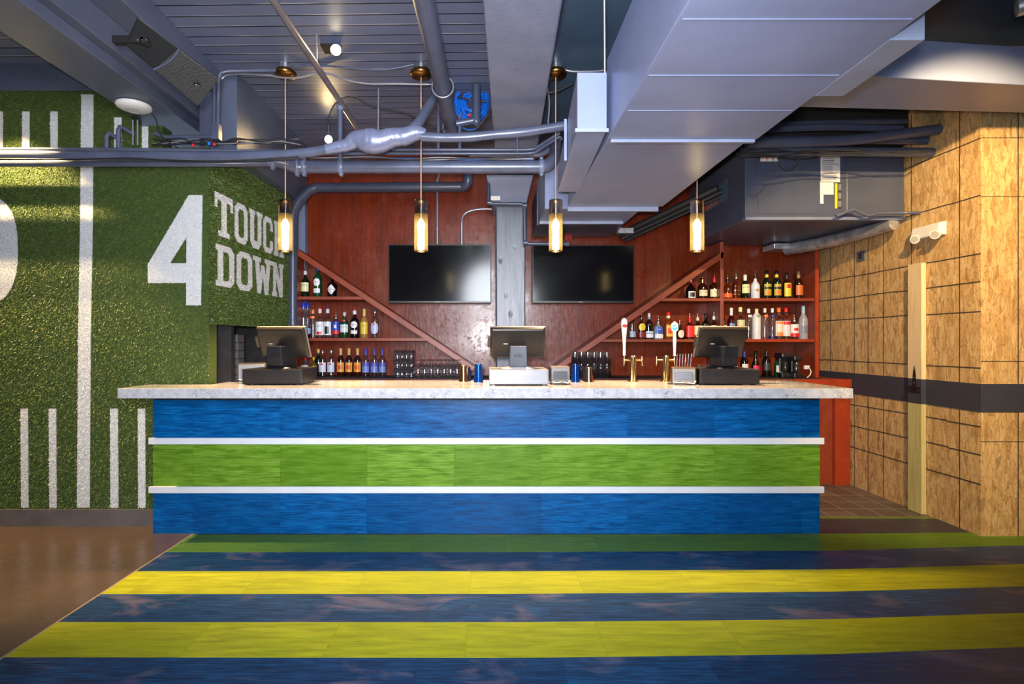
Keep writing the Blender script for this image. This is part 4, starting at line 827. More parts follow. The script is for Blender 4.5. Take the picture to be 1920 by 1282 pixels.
# ================================================================== BOTTLES
BP = {
 'std': [(.94, 0), (1, .02), (1, .56), (.92, .62), (.6, .70), (.38, .76), (.34, .82), (.34, .97)],
 'vod': [(.96, 0), (1, .02), (1, .62), (.92, .67), (.5, .72), (.36, .76), (.36, .96)],
 'tall': [(.96, 0), (1, .02), (1, .76), (.7, .83), (.36, .88), (.34, .96)],
 'wine': [(.94, 0), (1, .02), (1, .60), (.85, .68), (.42, .76), (.38, .80), (.38, .98)],
 'burg': [(.94, 0), (1, .02), (1, .42), (.8, .55), (.48, .68), (.38, .78), (.38, .98)],
 'squat': [(.95, 0), (1, .03), (1, .55), (.85, .65), (.35, .72), (.28, .80), (.28, .96)],
 'belly': [(.8, 0), (1, .10), (1, .35), (.75, .52), (.35, .66), (.25, .76), (.25, .96)],
}
nb = [0]
def bottle(px, ty, by, hw, kind, body, labels, cap, label, Y=5.80, sq=2.0, pour=None, text=None, neck=None, zb=None, shape='band', seg=20, tc=(20, 20, 20)):
    X = PX(px, Y); Z = PZ(by, Y) if zb is None else zb; Ht = (by-ty)*Y/F if zb is None else PZ(ty, Y)-zb; Rr = hw*Y/F
    t = thing('liquor_bottle', (X, Y, Z), label, 'bottle', 'bottles on the back bar')
    ph = .045 if pour else 0; Hb = Ht-ph; prof = [(r*Rr, z*Hb) for r, z in BP[kind]]
    mt = M['clear'] if body == 'clear' else body
    MB().lathe(prof, (X, Y, Z), seg, sq=sq).build('bottle_body', mt, t)
    if body == 'clear':
        MB().lathe([(r*Rr*.9, z*Hb+.003) for r, z in BP[kind][:-3] if z < .6], (X, Y, Z), seg, sq=sq).build('liquid', glass('clear_spirit', (.80, .83, .88, 1), .05) if 'liq' not in M else M['liq'], t)
    nr = BP[kind][-1][0]*Rr
    MB().lathe([(nr*1.15, .86*Hb), (nr*1.2, .87*Hb), (nr*1.2, Hb), (nr*.9, Hb*1.003)], (X, Y, Z), 12).build('bottle_cap', cap, t)
    if pour: MB().lathe([(nr*.6, Hb), (nr*.7, Hb+.008), (.0035, Hb+.018), (.003, Hb+ph)], (X, Y, Z), 8).build('pourer', pour, t)
    if neck: MB().lathe([(nr*1.18, .72*Hb+.01), (nr*1.18, .86*Hb)], (X, Y, Z), 12, cap=False).build('neck_label', neck, t)
    k = 0
    for (z0, z1, c, ha) in labels:
        rr = Rr*1.015+.0004+.0006*k; N_ = 10; vs = []; fs = []
        def pt(a, z, rad=rr):
            q = 1/((abs(math.cos(a))**sq+abs(math.sin(a))**sq)**(1/sq)); return (X+rad*q*math.cos(a), Y+rad*q*math.sin(a), Z+z)
        zc, zh = (z0+z1)/2*Hb, (z1-z0)/2*Hb; shp = shape if k == 0 else 'band'
        for i in range(N_+1):
            u = -1+2*i/N_; a = -PI/2+ha*u
            e = 1.0 if shp == 'band' else (math.sqrt(max(0, 1-u*u)) if shp == 'round' else 1-abs(u))
            vs += [pt(a, zc-zh*e), pt(a, zc+zh*e)]
        fs = [(2*i, 2*i+2, 2*i+3, 2*i+1) for i in range(N_)]
        lo = MB().add(vs, fs, 0, True).build('paper_label', c, t, fix=False)
        if k == 0 and text:
            tv_, tf = text_geo(text, min(.017, .075/max(3, len(text))*1.7)); tv2 = []
            for v in tv_: tv2.append(pt(-PI/2+v[0]/Rr, zc+zh*.35*(shp == 'band')+v[1], rr+.0006))
            MB().add(tv2, tf).build('label_text', CM(*tc), lo, fix=False)
        k += 1
    nb[0] += 1
    return t
M['liq'] = glass('clear_spirit', (.80, .83, .88, 1), .05)
G_dk = bottle_mat(8, 26, 14); G_gr = bottle_mat(14, 60, 34); G_bk = bottle_mat(10, 8, 10); G_am = bottle_mat(70, 26, 8); G_br = bottle_mat(40, 14, 8); G_am2 = bottle_mat(110, 48, 12)
cream = CM(222, 216, 170); wht = CM(218, 220, 226); blk = CM(22, 20, 22); red = CM(200, 36, 36); yel = CM(226, 196, 40); gold = M['brass']; orng = CM(232, 110, 40); lblue = CM(150, 170, 215); blue = CM(30, 60, 190); chrome = M['silver']; capred = CM(190, 20, 40)
# left, upper shelf (z 1.812)
zu, zl_ = 1.812, 1.396
bottle(572.5, 500, 556, 7.6, 'std', G_dk, [(.22, .56, cream, 1.15)], wht, 'green whiskey bottle with cream label, first on the left top shelf', pour=chrome, text='JAMESON', zb=zu)
bottle(595.5, 499, 556, 8, 'vod', G_gr, [(.36, .60, wht, .85), (.14, .28, wht, .8)], blue, 'green vermouth bottle with round white label, middle of the left top shelf', shape='round', text='MARTINI', zb=zu, tc=(150, 20, 40))
bottle(623, 518, 556, 9, 'squat', G_bk, [(.12, .62, CM(206, 206, 214), .95)], G_bk, 'squat black gin bottle with diamond label under the left diagonal board', shape='diamond', text='HENDRICKS', zb=zu)
# left, lower shelf
bottle(569, 567, 631, 8, 'std', 'clear', [(.12, .28, CM(160, 190, 240), 1.2)], blue, 'frosted vodka bottle with blue cap, leftmost on the left lower shelf', zb=zl_, Y=5.78)
bottle(577, 568, 631, 7, 'std', 'clear', [(.12, .28, CM(160, 190, 240), 1.2)], blue, 'second blue capped vodka bottle, partly behind the leftmost one', zb=zl_, Y=5.90)
bottle(587, 573, 631, 6, 'tall', 'clear', [(.70, .78, orng, .8)], CM(220, 150, 90), 'slim clear bottle with orange badge on the left lower shelf', zb=zl_, pour=M['copper'])
bottle(600, 571, 631, 7.6, 'vod', 'clear', [(.10, .56, wht, 1.15), (.12, .22, red, .6)], CM(220, 200, 200), 'clear vodka bottle with white label and red pourer', pour=red, zb=zl_, text='CHERRY', tc=(60, 20, 20))
bottle(614.5, 571, 631, 7.6, 'vod', 'clear', [(.10, .56, wht, 1.15), (.14, .40, blk, .5)], CM(200, 200, 210), 'clear vodka bottle with black and white label and violet pourer', pour=CM(70, 40, 160), zb=zl_)
bottle(630, 584, 631, 7, 'tall', 'clear', [(.34, .74, CM(40, 60, 170), 1.2), (.18, .34, red, 1.2), (.45, .60, wht, .3)], chrome, 'small bottle with blue and red label on the left lower shelf', pour=chrome, zb=zl_)
bottle(646, 585, 631, 8, 'std', G_gr, [(.22, .52, CM(206, 216, 214), 1.1), (.64, .70, red, .3)], CM(180, 182, 186), 'green gin bottle with pale label and grey cap on the left lower shelf', zb=zl_, text='LONDON', shape='band')
bottle(665, 574, 631, 8, 'vod', G_bk, [(.36, .60, wht, .9), (.15, .28, wht, .8)], wht, 'black vermouth bottle with round white label and red pourer', shape='round', pour=red, text='MARTINI', zb=zl_, tc=(150, 20, 40))
bottle(683, 579, 631, 7.2, 'std', bottle_mat(150, 110, 60), [(.14, .54, CM(214, 186, 60), 1.1)], CM(200, 180, 90), 'tequila bottle with yellow label and gold neck on the left lower shelf', zb=zl_, text='JOSE', neck=CM(200, 180, 90))
bottle(703, 580, 631, 7.8, 'vod', 'clear', [(.14, .54, CM(170, 184, 220), 1.1), (.46, .52, red, .25)], chrome, 'clear rum bottle with pale blue label, rightmost on the left lower shelf', zb=zl_, shape='round')
# left, back worktop
zc_ = 1.006
bottle(572.5, 670, 706, 7.5, 'squat', 'clear', [(.18, .60, CM(214, 196, 190), 1.1), (.3, .48, red, .4)], red, 'short bottle with small red and white label behind the left register', zb=zc_, Y=5.72)
bottle(588, 669, 706, 7, 'squat', bottle_mat(90, 70, 20), [(.16, .52, CM(220, 180, 40), 1.1)], yel, 'short bottle with yellow label behind the left register', zb=zc_, Y=5.72)
bottle(597, 654, 706, 6.5, 'std', G_dk, [], CM(200, 180, 90), 'dark bottle with gold cap partly behind a white labelled one', zb=zc_, Y=5.86)
bottle(605, 655, 706, 7.2, 'vod', 'clear', [(.16, .52, CM(206, 210, 224), 1.1), (.42, .48, red, .3)], chrome, 'clear rum bottle with pale label, first of two on the back worktop', zb=zc_, Y=5.74)
bottle(621, 654, 706, 7.4, 'vod', 'clear', [(.16, .52, CM(190, 200, 226), 1.1), (.42, .48, red, .3)], chrome, 'clear rum bottle with pale label, second of two on the back worktop', zb=zc_, Y=5.74)
for k, x in enumerate((639, 654.5, 670.5)):
    bottle(x, 653, 706, 7, 'std', G_br, [(.16, .50, CM(226, 150, 60), 1.15), (.26, .40, CM(200, 80, 20), .6)], CM(200, 160, 90), ['left', 'middle', 'right'][k]+' of three amber bottles with orange labels on the back worktop', zb=zc_, Y=5.74, neck=CM(190, 150, 100))
for k, x in enumerate((686, 702, 717)):
    bottle(x, 653, 706, 7, 'std', 'clear', [(.14, .50, CM(110, 130, 200), 1.15), (.36, .50, CM(70, 80, 170), 1.1)], CM(60, 60, 150), ['left', 'middle', 'right'][k]+' of three bottles with blue labels and blue necks', zb=zc_, Y=5.74, neck=CM(60, 60, 150))
# right, upper shelf (z 1.795)
zu2, zl2 = 1.795, 1.384
bottle(1295, 521, 559, 9.4, 'belly', G_bk, [(.05, .36, wht, .75), (.10, .30, blk, .5)], wht, 'round black liqueur bottle with red ribbon, leftmost on the right top shelf', zb=zu2, neck=capred)
bottle(1317, 513, 559, 9, 'std', G_br, [(.14, .42, CM(214, 206, 170), 1.0)], gold, 'dark cognac bottle with cream label and gold neck', zb=zu2, neck=gold, pour=gold, text='Hennessy')
bottle(1339.5, 512, 559, 10, 'squat', G_br, [(.10, .44, CM(216, 208, 170), 1.1)], capred, 'wide bourbon bottle with cream label and red dipped neck', zb=zu2, sq=3, neck=capred, text='Makers', pour=capred)
bottle(1364, 515, 559, 8.4, 'squat', G_am, [(.08, .28, CM(232, 90, 40), 1.25)], blk, 'amber bourbon bottle with low orange band', zb=zu2, pour=chrome)
bottle(1380, 508, 559, 7.2, 'std', G_am, [(.34, .38, gold, 1.0), (.18, .21, gold, 1.0)], chrome, 'square amber whisky bottle with slim gold stripes', zb=zu2, sq=4, pour=chrome)
bottle(1397, 507, 559, 7.8, 'std', G_dk, [(.24, .60, CM(206, 216, 160), 1.1)], wht, 'green whiskey bottle with pale green label on the right top shelf', zb=zu2, text='JAMESON', pour=red, neck=wht)
bottle(1416, 508, 559, 8, 'std', CM(205, 212, 232, .25), [(.30, .44, CM(190, 170, 120), .5)], CM(50, 30, 24), 'opaque white rum bottle with brown cap', zb=zu2, text='MALIBU', shape='round', pour=chrome)
for k, x in enumerate((1437.5, 1456)):
    bottle(x, 507, 559, 8, 'std', G_dk, [(.12, .52, CM(170, 164, 50), .95), (.14, .30, CM(200, 130, 30), .6), (.34, .42, blk, .9)], blk, ['first', 'second'][k]+' of two dark rum bottles with yellow and black labels', zb=zu2, neck=yel)
bottle(1475, 511, 559, 7.8, 'std', G_br, [(.10, .60, CM(208, 200, 50), .95), (.40, .56, red, .5)], blk, 'dark bottle with tall yellow label on the right top shelf', zb=zu2, neck=blk)
bottle(1497, 509, 559, 7.8, 'std', G_br, [(.14, .50, CM(200, 110, 50), 1.0)], CM(150, 120, 70), 'brown rum bottle with copper label, rightmost on the right top shelf', zb=zu2, neck=CM(150, 120, 70))
# right, lower shelf
bottle(1185, 587, 635, 7.5, 'vod', 'clear', [(.08, .30, CM(150, 170, 190), .8)], CM(222, 210, 170), 'clear bottle with tall cream stopper behind the white tap handle', zb=zl2)
bottle(1202.5, 583, 635, 7.3, 'squat', bottle_mat(60, 24, 6), [(.36, .66, yel, .9), (.08, .30, CM(130, 20, 30), .9)], gold, 'tequila bottle with yellow and red labels', zb=zl2, sq=3, pour=chrome, shape='round')
bottle(1217, 587, 635, 7.3, 'squat', bottle_mat(30, 22, 24), [(.06, .30, wht, 1.0), (.2, .24, lblue, 1.0)], CM(226, 214, 210), 'dark tequila bottle with low white label and pale stopper', zb=zl2, sq=3, neck=CM(130, 160, 210), text='SILVER')
bottle(1234, 592, 635, 8.4, 'squat', CM(130, 140, 160, .15), [(.30, .62, CM(40, 80, 180), .7), (.06, .26, wht, .9)], chrome, 'clear tequila bottle with blue label beside the amber one', zb=zl2, sq=3, text='1800', tc=(235, 235, 240), pour=chrome)
bottle(1253, 585, 635, 9.3, 'std', G_am2, [(.10, .52, CM(226, 170, 60), .6), (.2, .4, CM(210, 70, 20), .4)], red, 'amber bottle with fiery orange label behind the blue badge handle', zb=zl2, neck=cream, sq=3)
bottle(1274.5, 600, 635, 9, 'belly', G_br, [(.10, .62, CM(206, 200, 180), .7)], G_br, 'squat brown liqueur bottle with oval cream label', zb=zl2, pour=chrome, shape='round')
bottle(1293, 587, 635, 7.6, 'squat', bottle_mat(60, 14, 10), [(.10, .62, CM(210, 40, 40), 1.25)], red, 'square bottle with big red label left of the right monitor', zb=zl2, sq=4, neck=red, pour=chrome)
bottle(1308, 587, 635, 8, 'squat', G_br, [(.20, .62, CM(216, 200, 150), 1.25)], CM(210, 206, 190), 'square bottle with honey coloured label above the right monitor', zb=zl2, sq=4, pour=chrome)
bottle(1323, 588, 635, 8, 'squat', G_bk, [(.20, .60, blk, 1.25), (.45, .5, wht, .9)], blk, 'square bottle with black label above the right monitor', zb=zl2, sq=4)
bottle(1338.5, 585, 635, 8, 'squat', G_br, [(.20, .60, wht, 1.25), (.28, .42, red, .3)], wht, 'square bourbon bottle with white label and red seal', zb=zl2, sq=4, text='JIM BEAM', pour=chrome)
bottle(1358, 598, 635, 5, 'squat', G_br, [(.30, .70, CM(190, 170, 160), .7)], G_br, 'small brown bottle beside the shelf upright', zb=zl2)
bottle(1371, 577, 635, 7, 'std', bottle_mat(50, 12, 18), [(.22, .50, CM(110, 140, 190), .8)], wht, 'dark red bottle with white capped neck', zb=zl2, neck=wht)
bottle(1388, 576, 635, 7.8, 'vod', 'clear', [(.22, .60, CM(186, 196, 150), 1.1)], CM(232, 222, 170), 'clear rum bottle with pale green label and cream cap', zb=zl2)
bottle(1403.5, 579, 635, 7, 'tall', 'clear', [(.72, .80, CM(200, 204, 210), .5)], wht, 'tall clear vodka bottle with silver badge', zb=zl2, pour=None)
bottle(1418.5, 579, 635, 7.4, 'tall', CM(206, 208, 216, .3), [(.70, .82, CM(150, 148, 120), .5)], cream, 'tall opaque white vodka bottle', zb=zl2, shape='round')
bottle(1434, 578, 635, 6.5, 'tall', 'clear', [(.70, .80, orng, .6)], wht, 'tall clear vodka bottle with orange badge', zb=zl2, shape='round')
bottle(1448, 578, 635, 6.5, 'tall', 'clear', [(.70, .80, CM(40, 40, 120), .6), (.0, .10, CM(20, 24, 90), 1.5)], wht, 'tall clear vodka bottle with dark blue badge and base', zb=zl2, shape='round')
bottle(1460, 577, 635, 7.8, 'vod', 'clear', [(.10, .58, CM(222, 212, 200), 1.1), (.1, .22, CM(230, 130, 60), .8), (.48, .56, CM(230, 130, 60), .9)], orng, 'clear vodka bottle with orange fruit label and orange cap', zb=zl2)
bottle(1473.5, 577, 635, 7.8, 'vod', 'clear', [(.10, .58, CM(216, 208, 212), 1.1), (.46, .56, red, .9)], red, 'clear vodka bottle with white and red label and red cap', zb=zl2)
bottle(1489, 590, 635, 8, 'tall', 'clear', [(.12, .74, wht, 1.2), (.12, .30, red, 1.2), (.42, .56, red, .5)], chrome, 'small bottle with red, white and blue label on the right lower shelf', zb=zl2, pour=chrome)
bottle(1506, 573, 635, 8, 'std', CM(150, 152, 166, .2), [(.18, .40, CM(120, 124, 150), .9)], CM(150, 190, 225), 'tall frosted vodka bottle with light blue cap, rightmost on the right lower shelf', zb=zl2, neck=CM(150, 190, 225))
# right, back worktop
bottle(1376, 672, 706, 7, 'squat', G_br, [(.20, .60, CM(190, 170, 130), 1.0)], blk, 'brown bottle with tan label right of the right monitor', zb=zc_, Y=5.72)
bottle(1395.5, 658, 706, 7, 'wine', G_bk, [(.14, .50, CM(206, 204, 206), 1.0), (.2, .34, blk, .3)], CM(50, 40, 130), 'wine bottle with white label and blue neck foil', zb=zc_, Y=5.72, neck=CM(50, 40, 130))
bottle(1416.5, 658, 706, 7.2, 'burg', G_bk, [(.10, .44, CM(200, 30, 90), 1.0)], G_bk, 'wine bottle with magenta label', zb=zc_, Y=5.72)
bottle(1437, 656, 706, 7.4, 'wine', G_bk, [(.24, .52, CM(50, 48, 50), 1.0)], blk, 'wine bottle with black label', zb=zc_, Y=5.66)
bottle(1460.5, 663, 708, 8.6, 'std', G_gr, [(.22, .50, CM(206, 212, 206), 1.0), (.56, .62, red, .4)], CM(190, 192, 196), 'green gin bottle with pale label next to the black machine', zb=zc_, Y=5.62, text='LONDON')
# ================================================================== GLASSES
def pint(x, y, z, r=.042, h=.13, inv=False, label='', group=''):
    t = thing('drinking_glass', (x, y, z), label, 'glass', group); pr = [(r*.72, 0), (r*.74, .003), (r, h), (r*.94, h), (r*.70, .012), (0.001, .012)]
    if inv: pr = [(a, h-b) for a, b in pr][::-1]; pr = [(p_[0], p_[1]) for p_ in pr]
    MB().lathe(pr, (x, y, z), 16, cap=False).build('glass_body', M['glassware'], t); return t
g0 = pint(PX(745, 5.6), 5.6, zc_, .036, .088, False, 'short tumbler stacked three high left of the stemless glasses', 'stacked tumblers on the left')
Y_ = 5.6
for c in range(4):
    for lv in range(3):
        for row in range(2):
            if c == 0 and lv == 0 and row == 0: continue
            dup(g0, (PX(745+8.6*c, Y_)+.0*row, Y_+.085*row, zc_+.089*lv))
# snifters upside down
t = thing('snifter_glass', (PX(784, 5.55), 5.55, zc_), 'upturned round bowled glass in the row right of the tumblers', 'glass', 'upturned snifters')
MB().lathe([(.030, 0), (.042, .03), (.047, .065), (.040, .10), (.018, .128), (.006, .138), (.005, .158), (.006, .165), (.036, .172), (.037, .175)], t.location, 20, cap=False).build('glass_body', M['glassware'], t)
for c in range(7):
    for row in range(2):
        if c == 0 and row == 0: continue
        dup(t, (PX(784+12.2*c+5*row, 5.55), 5.55+.11*row, zc_))
g1 = pint(PX(1078, 5.5), 5.5, zc_, .042, .145, True, 'upturned pint glass in the double stack right of the metal cups', 'upturned pint glasses')
for c in range(6):
    for row in range(2):
        for lv in range(2):
            if (c, row, lv) == (0, 0, 0): continue
            dup(g1, (PX(1078+12*c+4*row, 5.5), 5.5+.1*row, zc_+.11*lv))
# straws behind the right register
g2 = pint(PX(1310, 5.5), 5.5, zc_, .035, .13, True, 'upturned tall glass behind the right register', 'glasses behind the right register')
for c in range(1, 6): dup(g2, (PX(1310+9.5*c, 5.5), 5.5, zc_))
m = thing('bottle_rack', (PX(1282, 5.4), 5.4, zc_), 'rack of thin slanting metal pins behind the right tap', 'rack')
for k in range(6): MB().tube([P(1268+5*k, 706, 5.4), P(1270+5.3*k, 663, 5.4)], .003, 6).build('pin', M['silver'], m)
MB().box(PX(1262, 5.4), PX(1296, 5.4), 5.38, 5.44, zc_, zc_+.02).build('rack_base', M['black'], m)
# coffee grinder like black machines at the right end
def machine(x0, x1, y0, Y, nm, label):
    a, c2 = PX(x0, Y), PX(x1, Y); zt = PZ(y0, Y); t = thing(nm, ((a+c2)/2, Y, zc_), label, 'appliance')
    MB().box(a, c2, Y, Y+.16, zc_, zc_+.05).build('machine_base', M['black'], t, bevel=.01)
    MB().box(a+.01, c2-.01, Y+.07, Y+.16, zc_+.05, zt-.04).build('machine_body', M['black'], t, bevel=.012)
    MB().box(a, c2, Y, Y+.16, zt-.05, zt).build('machine_head', M['black'], t, bevel=.014)
    MB().lathe([(.02, 0), (.028, .09), (.02, .1)], ((a+c2)/2, Y+.04, zc_+.055), 14).build('canister', bottle_mat(40, 34, 34), t)
machine(1466, 1486, 662, 5.5, 'drink_machine', 'left black countertop machine beside the green gin bottle')
machine(1489, 1505, 667, 5.42, 'drink_machine', 'right, lower black countertop machine at the end of the shelves')
t = thing('power_adapter', P(1512, 700, 5.5), 'white plug adapter with a looped white cord at the right shelf end', 'plug')
MB().box(PX(1507, 5.55), PX(1516, 5.55), 5.53, 5.56, PZ(692, 5.55), PZ(685, 5.55)).build('plug_body', M['white'], t, bevel=.003)
MB().tube([P(x, y, 5.52) for x, y in ((1514, 688), (1520, 694), (1519, 702), (1513, 708))], .005, 8, smooth=4).build('plug_cord', M['white'], t)
# ================================================================== ON THE COUNTER
CZ = 1.044
def drawer(mt, label):
    t = thing('cash_drawer', (0, 0, 0), label, 'cash drawer', 'cash drawers on the bar')
    MB().box(-.212, .212, 0, .41, .008, .115).build('drawer_case', mt, t, bevel=.003)
    MB().box(-.205, .205, -.004, .002, .016, .108).build('drawer_back', mt, t, bevel=.002)
    MB().box(-.195, -.17, .02, .05, 0, .008).build('foot', M['black'], t); MB().box(.17, .195, .02, .05, 0, .008).build('foot', M['black'], t)
    return t
dm = simple('dark_brown_black_metal', rgb(30, 27, 28), .38, .2, .1); gm = simple('flash_sheen_metal', rgb(118, 120, 130), .35, .2, .05)  # gm holds the flash sheen of the middle drawer in its colour
dr1 = drawer(dm, 'black cash drawer at the left end of the bar'); dr1.location = (PX(510, 4.06), 4.06, CZ); dr1.rotation_euler = (0, 0, math.radians(2))
dr2 = dup(dr1, (PX(973, 4.02), 4.02, CZ), 0, 'cash drawer with painted grey flash sheen in the middle of the bar')
for ch in dr2.children:
    if ch.name.startswith('drawer'): ch.data = ch.data.copy(); ch.data.materials[0] = gm
dr3 = dup(dr1, (PX(1368, 4.06), 4.06, CZ), math.radians(-3), 'black cash drawer at the right side of the bar')
def terminal(label):
    t = thing('register_terminal', (0, 0, 0), label, 'register screen', 'touch screen registers on the bar')
    MB().lathe([(.13, 0), (.125, .008), (.07, .02), (.04, .024)], (0, -.05, 0), 28, sy=.75).build('dome_base', M['black'], t)
    st = MB().hexa([(-.064, -.135, .018), (.064, -.135, .018), (.064, .03, .018), (-.064, .03, .018), (-.060, -.155, .165), (.060, -.155, .165), (.060, -.02, .17), (-.060, -.02, .17)]).build('stand', simple('stand_plastic', rgb(30, 32, 38), .3), t, bevel=.006)
    vs, fs = text_geo('elo', .045); n0 = Vector((0, -.045, .137)).normalized()
    MB().add([(v[0], -.1465-.02*(v[1]/.147)-.0022, .10+v[1]) for v in vs], fs).build('logo', CM(16, 16, 18), st, fix=False)
    R_ = Matrix.Rotation(math.radians(20), 3, 'X')
    def tr(p): q = R_ @ Vector(p); return (q.x, q.y-.03, q.z+.195)
    w2, h2 = .205, .122
    m = MB().hexa([tr(p) for p in ((-w2, -.0, -h2), (w2, -.0, -h2), (w2, .018, -h2), (-w2, .018, -h2), (-w2, -.0, h2), (w2, -.0, h2), (w2, .018, h2), (-w2, .018, h2))]); sc = m.build('screen_frame', simple('lit_bezel', rgb(120, 108, 96), .35), t, bevel=.006)  # frame colour lightened for the light caught on the bezel edge
    m = MB().hexa([tr(p) for p in ((-w2*.93, -.024, -h2*.88), (w2*.93, -.024, -h2*.88), (w2, -.0005, -h2), (-w2, -.0005, -h2), (-w2*.93, -.024, h2*.88), (w2*.93, -.024, h2*.88), (w2, -.0005, h2), (-w2, -.0005, h2))]); m.build('back_shell', simple('back_shell_plastic', rgb(34, 30, 28), .30), t, bevel=.008)
    m = MB().hexa([tr(p) for p in ((-w2-.018, -.02, -.035), (-w2+.006, -.02, -.035), (-w2+.006, .01, -.035), (-w2-.018, .01, -.035), (-w2-.018, -.02, .05), (-w2+.006, -.02, .05), (-w2+.006, .01, .05), (-w2-.018, .01, .05))]); m.build('card_reader', simple('reader_plastic', rgb(66, 56, 50), .4), t, bevel=.004)
    m = MB().hexa([tr(p) for p in ((-.105, -.030, -.006), (-.075, -.030, -.006), (-.075, -.028, -.006), (-.105, -.028, -.006), (-.105, -.030, .0), (-.075, -.030, .0), (-.075, -.028, .0), (-.105, -.028, .0))]); m.build('power_light', M['white'], t)
    return t
te = terminal('register screen seen from behind on the left black cash drawer'); te.location = (PX(536, 4.24), 4.24, CZ+.115); te.rotation_euler = (0, 0, math.radians(-14))
t2 = dup(te, (PX(970, 4.22), 4.22, CZ+.115), 0, 'register screen seen from behind on the middle cash drawer')
for ch in t2.children:  # paler copies of the dark plastic, flash light put into their colour
    if ch.name.startswith('stand'): ch.data = ch.data.copy(); ch.data.materials[0] = simple('stand_lit', rgb(80, 86, 98), .35)
    if ch.name.startswith('dome'): ch.data = ch.data.copy(); ch.data.materials[0] = simple('base_lit', rgb(160, 162, 168), .35)
t3 = dup(te, (PX(1347, 4.24), 4.24, CZ+.115), math.radians(13), 'register screen seen from behind on the right black cash drawer')
def printer(label, mt, w_=.14, h_=.135, d_=.17):
    t = thing('receipt_printer', (0, 0, 0), label, 'printer', 'receipt printers on the bar')
    MB().prism([(-w_/2, 0, .01), (-w_/2, d_, .01), (-w_/2, d_, h_*.85), (-w_/2, d_*.5, h_), (-w_/2, .01, h_*.96), (-w_/2, 0, h_*.55)], (w_, 0, 0)).build('printer_case', mt, t, bevel=.008)
    MB().box(-w_*.36, w_*.36, -.006, .004, h_*.28, h_*.72).build('rear_plate', simple('printer_plate', rgb(60, 62, 70), .3, .3), t, bevel=.002)
    MB().box(-w_/2+.01, w_/2-.01, .01, d_-.01, 0, .012).build('printer_base', M['black'], t)
    m = MB(); m.tube([(-.06, -.01, .02), (-.03, -.025, .015), (.01, -.02, .022), (.05, -.025, .012), (.065, 0, .03)], .004, 6, smooth=5); m.build('white_cable', M['white'], t)
    m = MB(); m.tube([(-.05, -.02, .008), (-.01, -.03, .012), (.03, -.03, .008), (.06, -.01, .012)], .005, 6, smooth=5); m.tube([(-.04, -.015, .016), (.0, -.02, .026), (.04, -.018, .016)], .004, 6, smooth=5); m.build('black_cable', M['cable'], t)
    return t
pr1 = printer('small grey receipt printer right of the middle cash drawer', simple('printer_grey', rgb(92, 90, 94), .35)); pr1.location = (PX(1051, 4.12), 4.12, CZ)
pr2 = dup(pr1, (PX(1282, 4.10), 4.10, CZ), math.radians(-16), 'bronze toned receipt printer left of the right cash drawer')
for ch in pr2.children:
    if ch.name.startswith('printer_case'): ch.data = ch.data.copy(); ch.data.materials[0] = simple('printer_bronze', rgb(84, 74, 62), .28, .4)
pr2.scale = (1.25, 1.1, .95)
pr3 = dup(pr1, (PX(472, 4.38), 4.38, CZ), math.radians(20), 'dark receipt printer behind the left cash drawer beside the turf pier')
for ch in pr3.children:
    if ch.name.startswith('printer_case'): ch.data = ch.data.copy(); ch.data.materials[0] = simple('printer_dark', rgb(58, 56, 60), .35)
pr3.scale = (1.5, 1, 1.1)
def cup(px, yt, yb, hw, Y, mt, label):
    Z = CZ; X = PX(px, Y); h = PZ(yt, Y)-Z; r = hw*Y/F; t = thing('shaker_cup', (X, Y, Z), label, 'cup', 'metal cups on the bar')
    MB().lathe([(r*1.04, 0), (r*1.05, .004), (r, .008), (r*.74, h-.006), (r*.70, h), (.001, h)], (X, Y, Z), 24).build('cup_body', mt, t); return t
cup(869, 684, 716, 8.2, 4.42, M['copper'], 'champagne metal shaker cup upside down left of the blue one')
cup(876, 687, 714, 7.5, 4.52, bottle_mat(14, 20, 44), 'dark blue shaker cup half behind the left champagne one')
cup(897, 682, 717, 8.6, 4.36, M['bluemetal'], 'bright blue shaker cup left of the middle cash drawer')
cup(1079, 683, 717, 8, 4.38, M['bluemetal'], 'blue shaker cup right of the small grey printer')
cup(1104, 688, 717, 8.2, 4.38, M['copper'], 'champagne metal shaker cup right of the grey printer')
cup(1099, 690, 714, 7, 4.50, bottle_mat(14, 20, 44), 'dark blue shaker cup half behind the right champagne one')
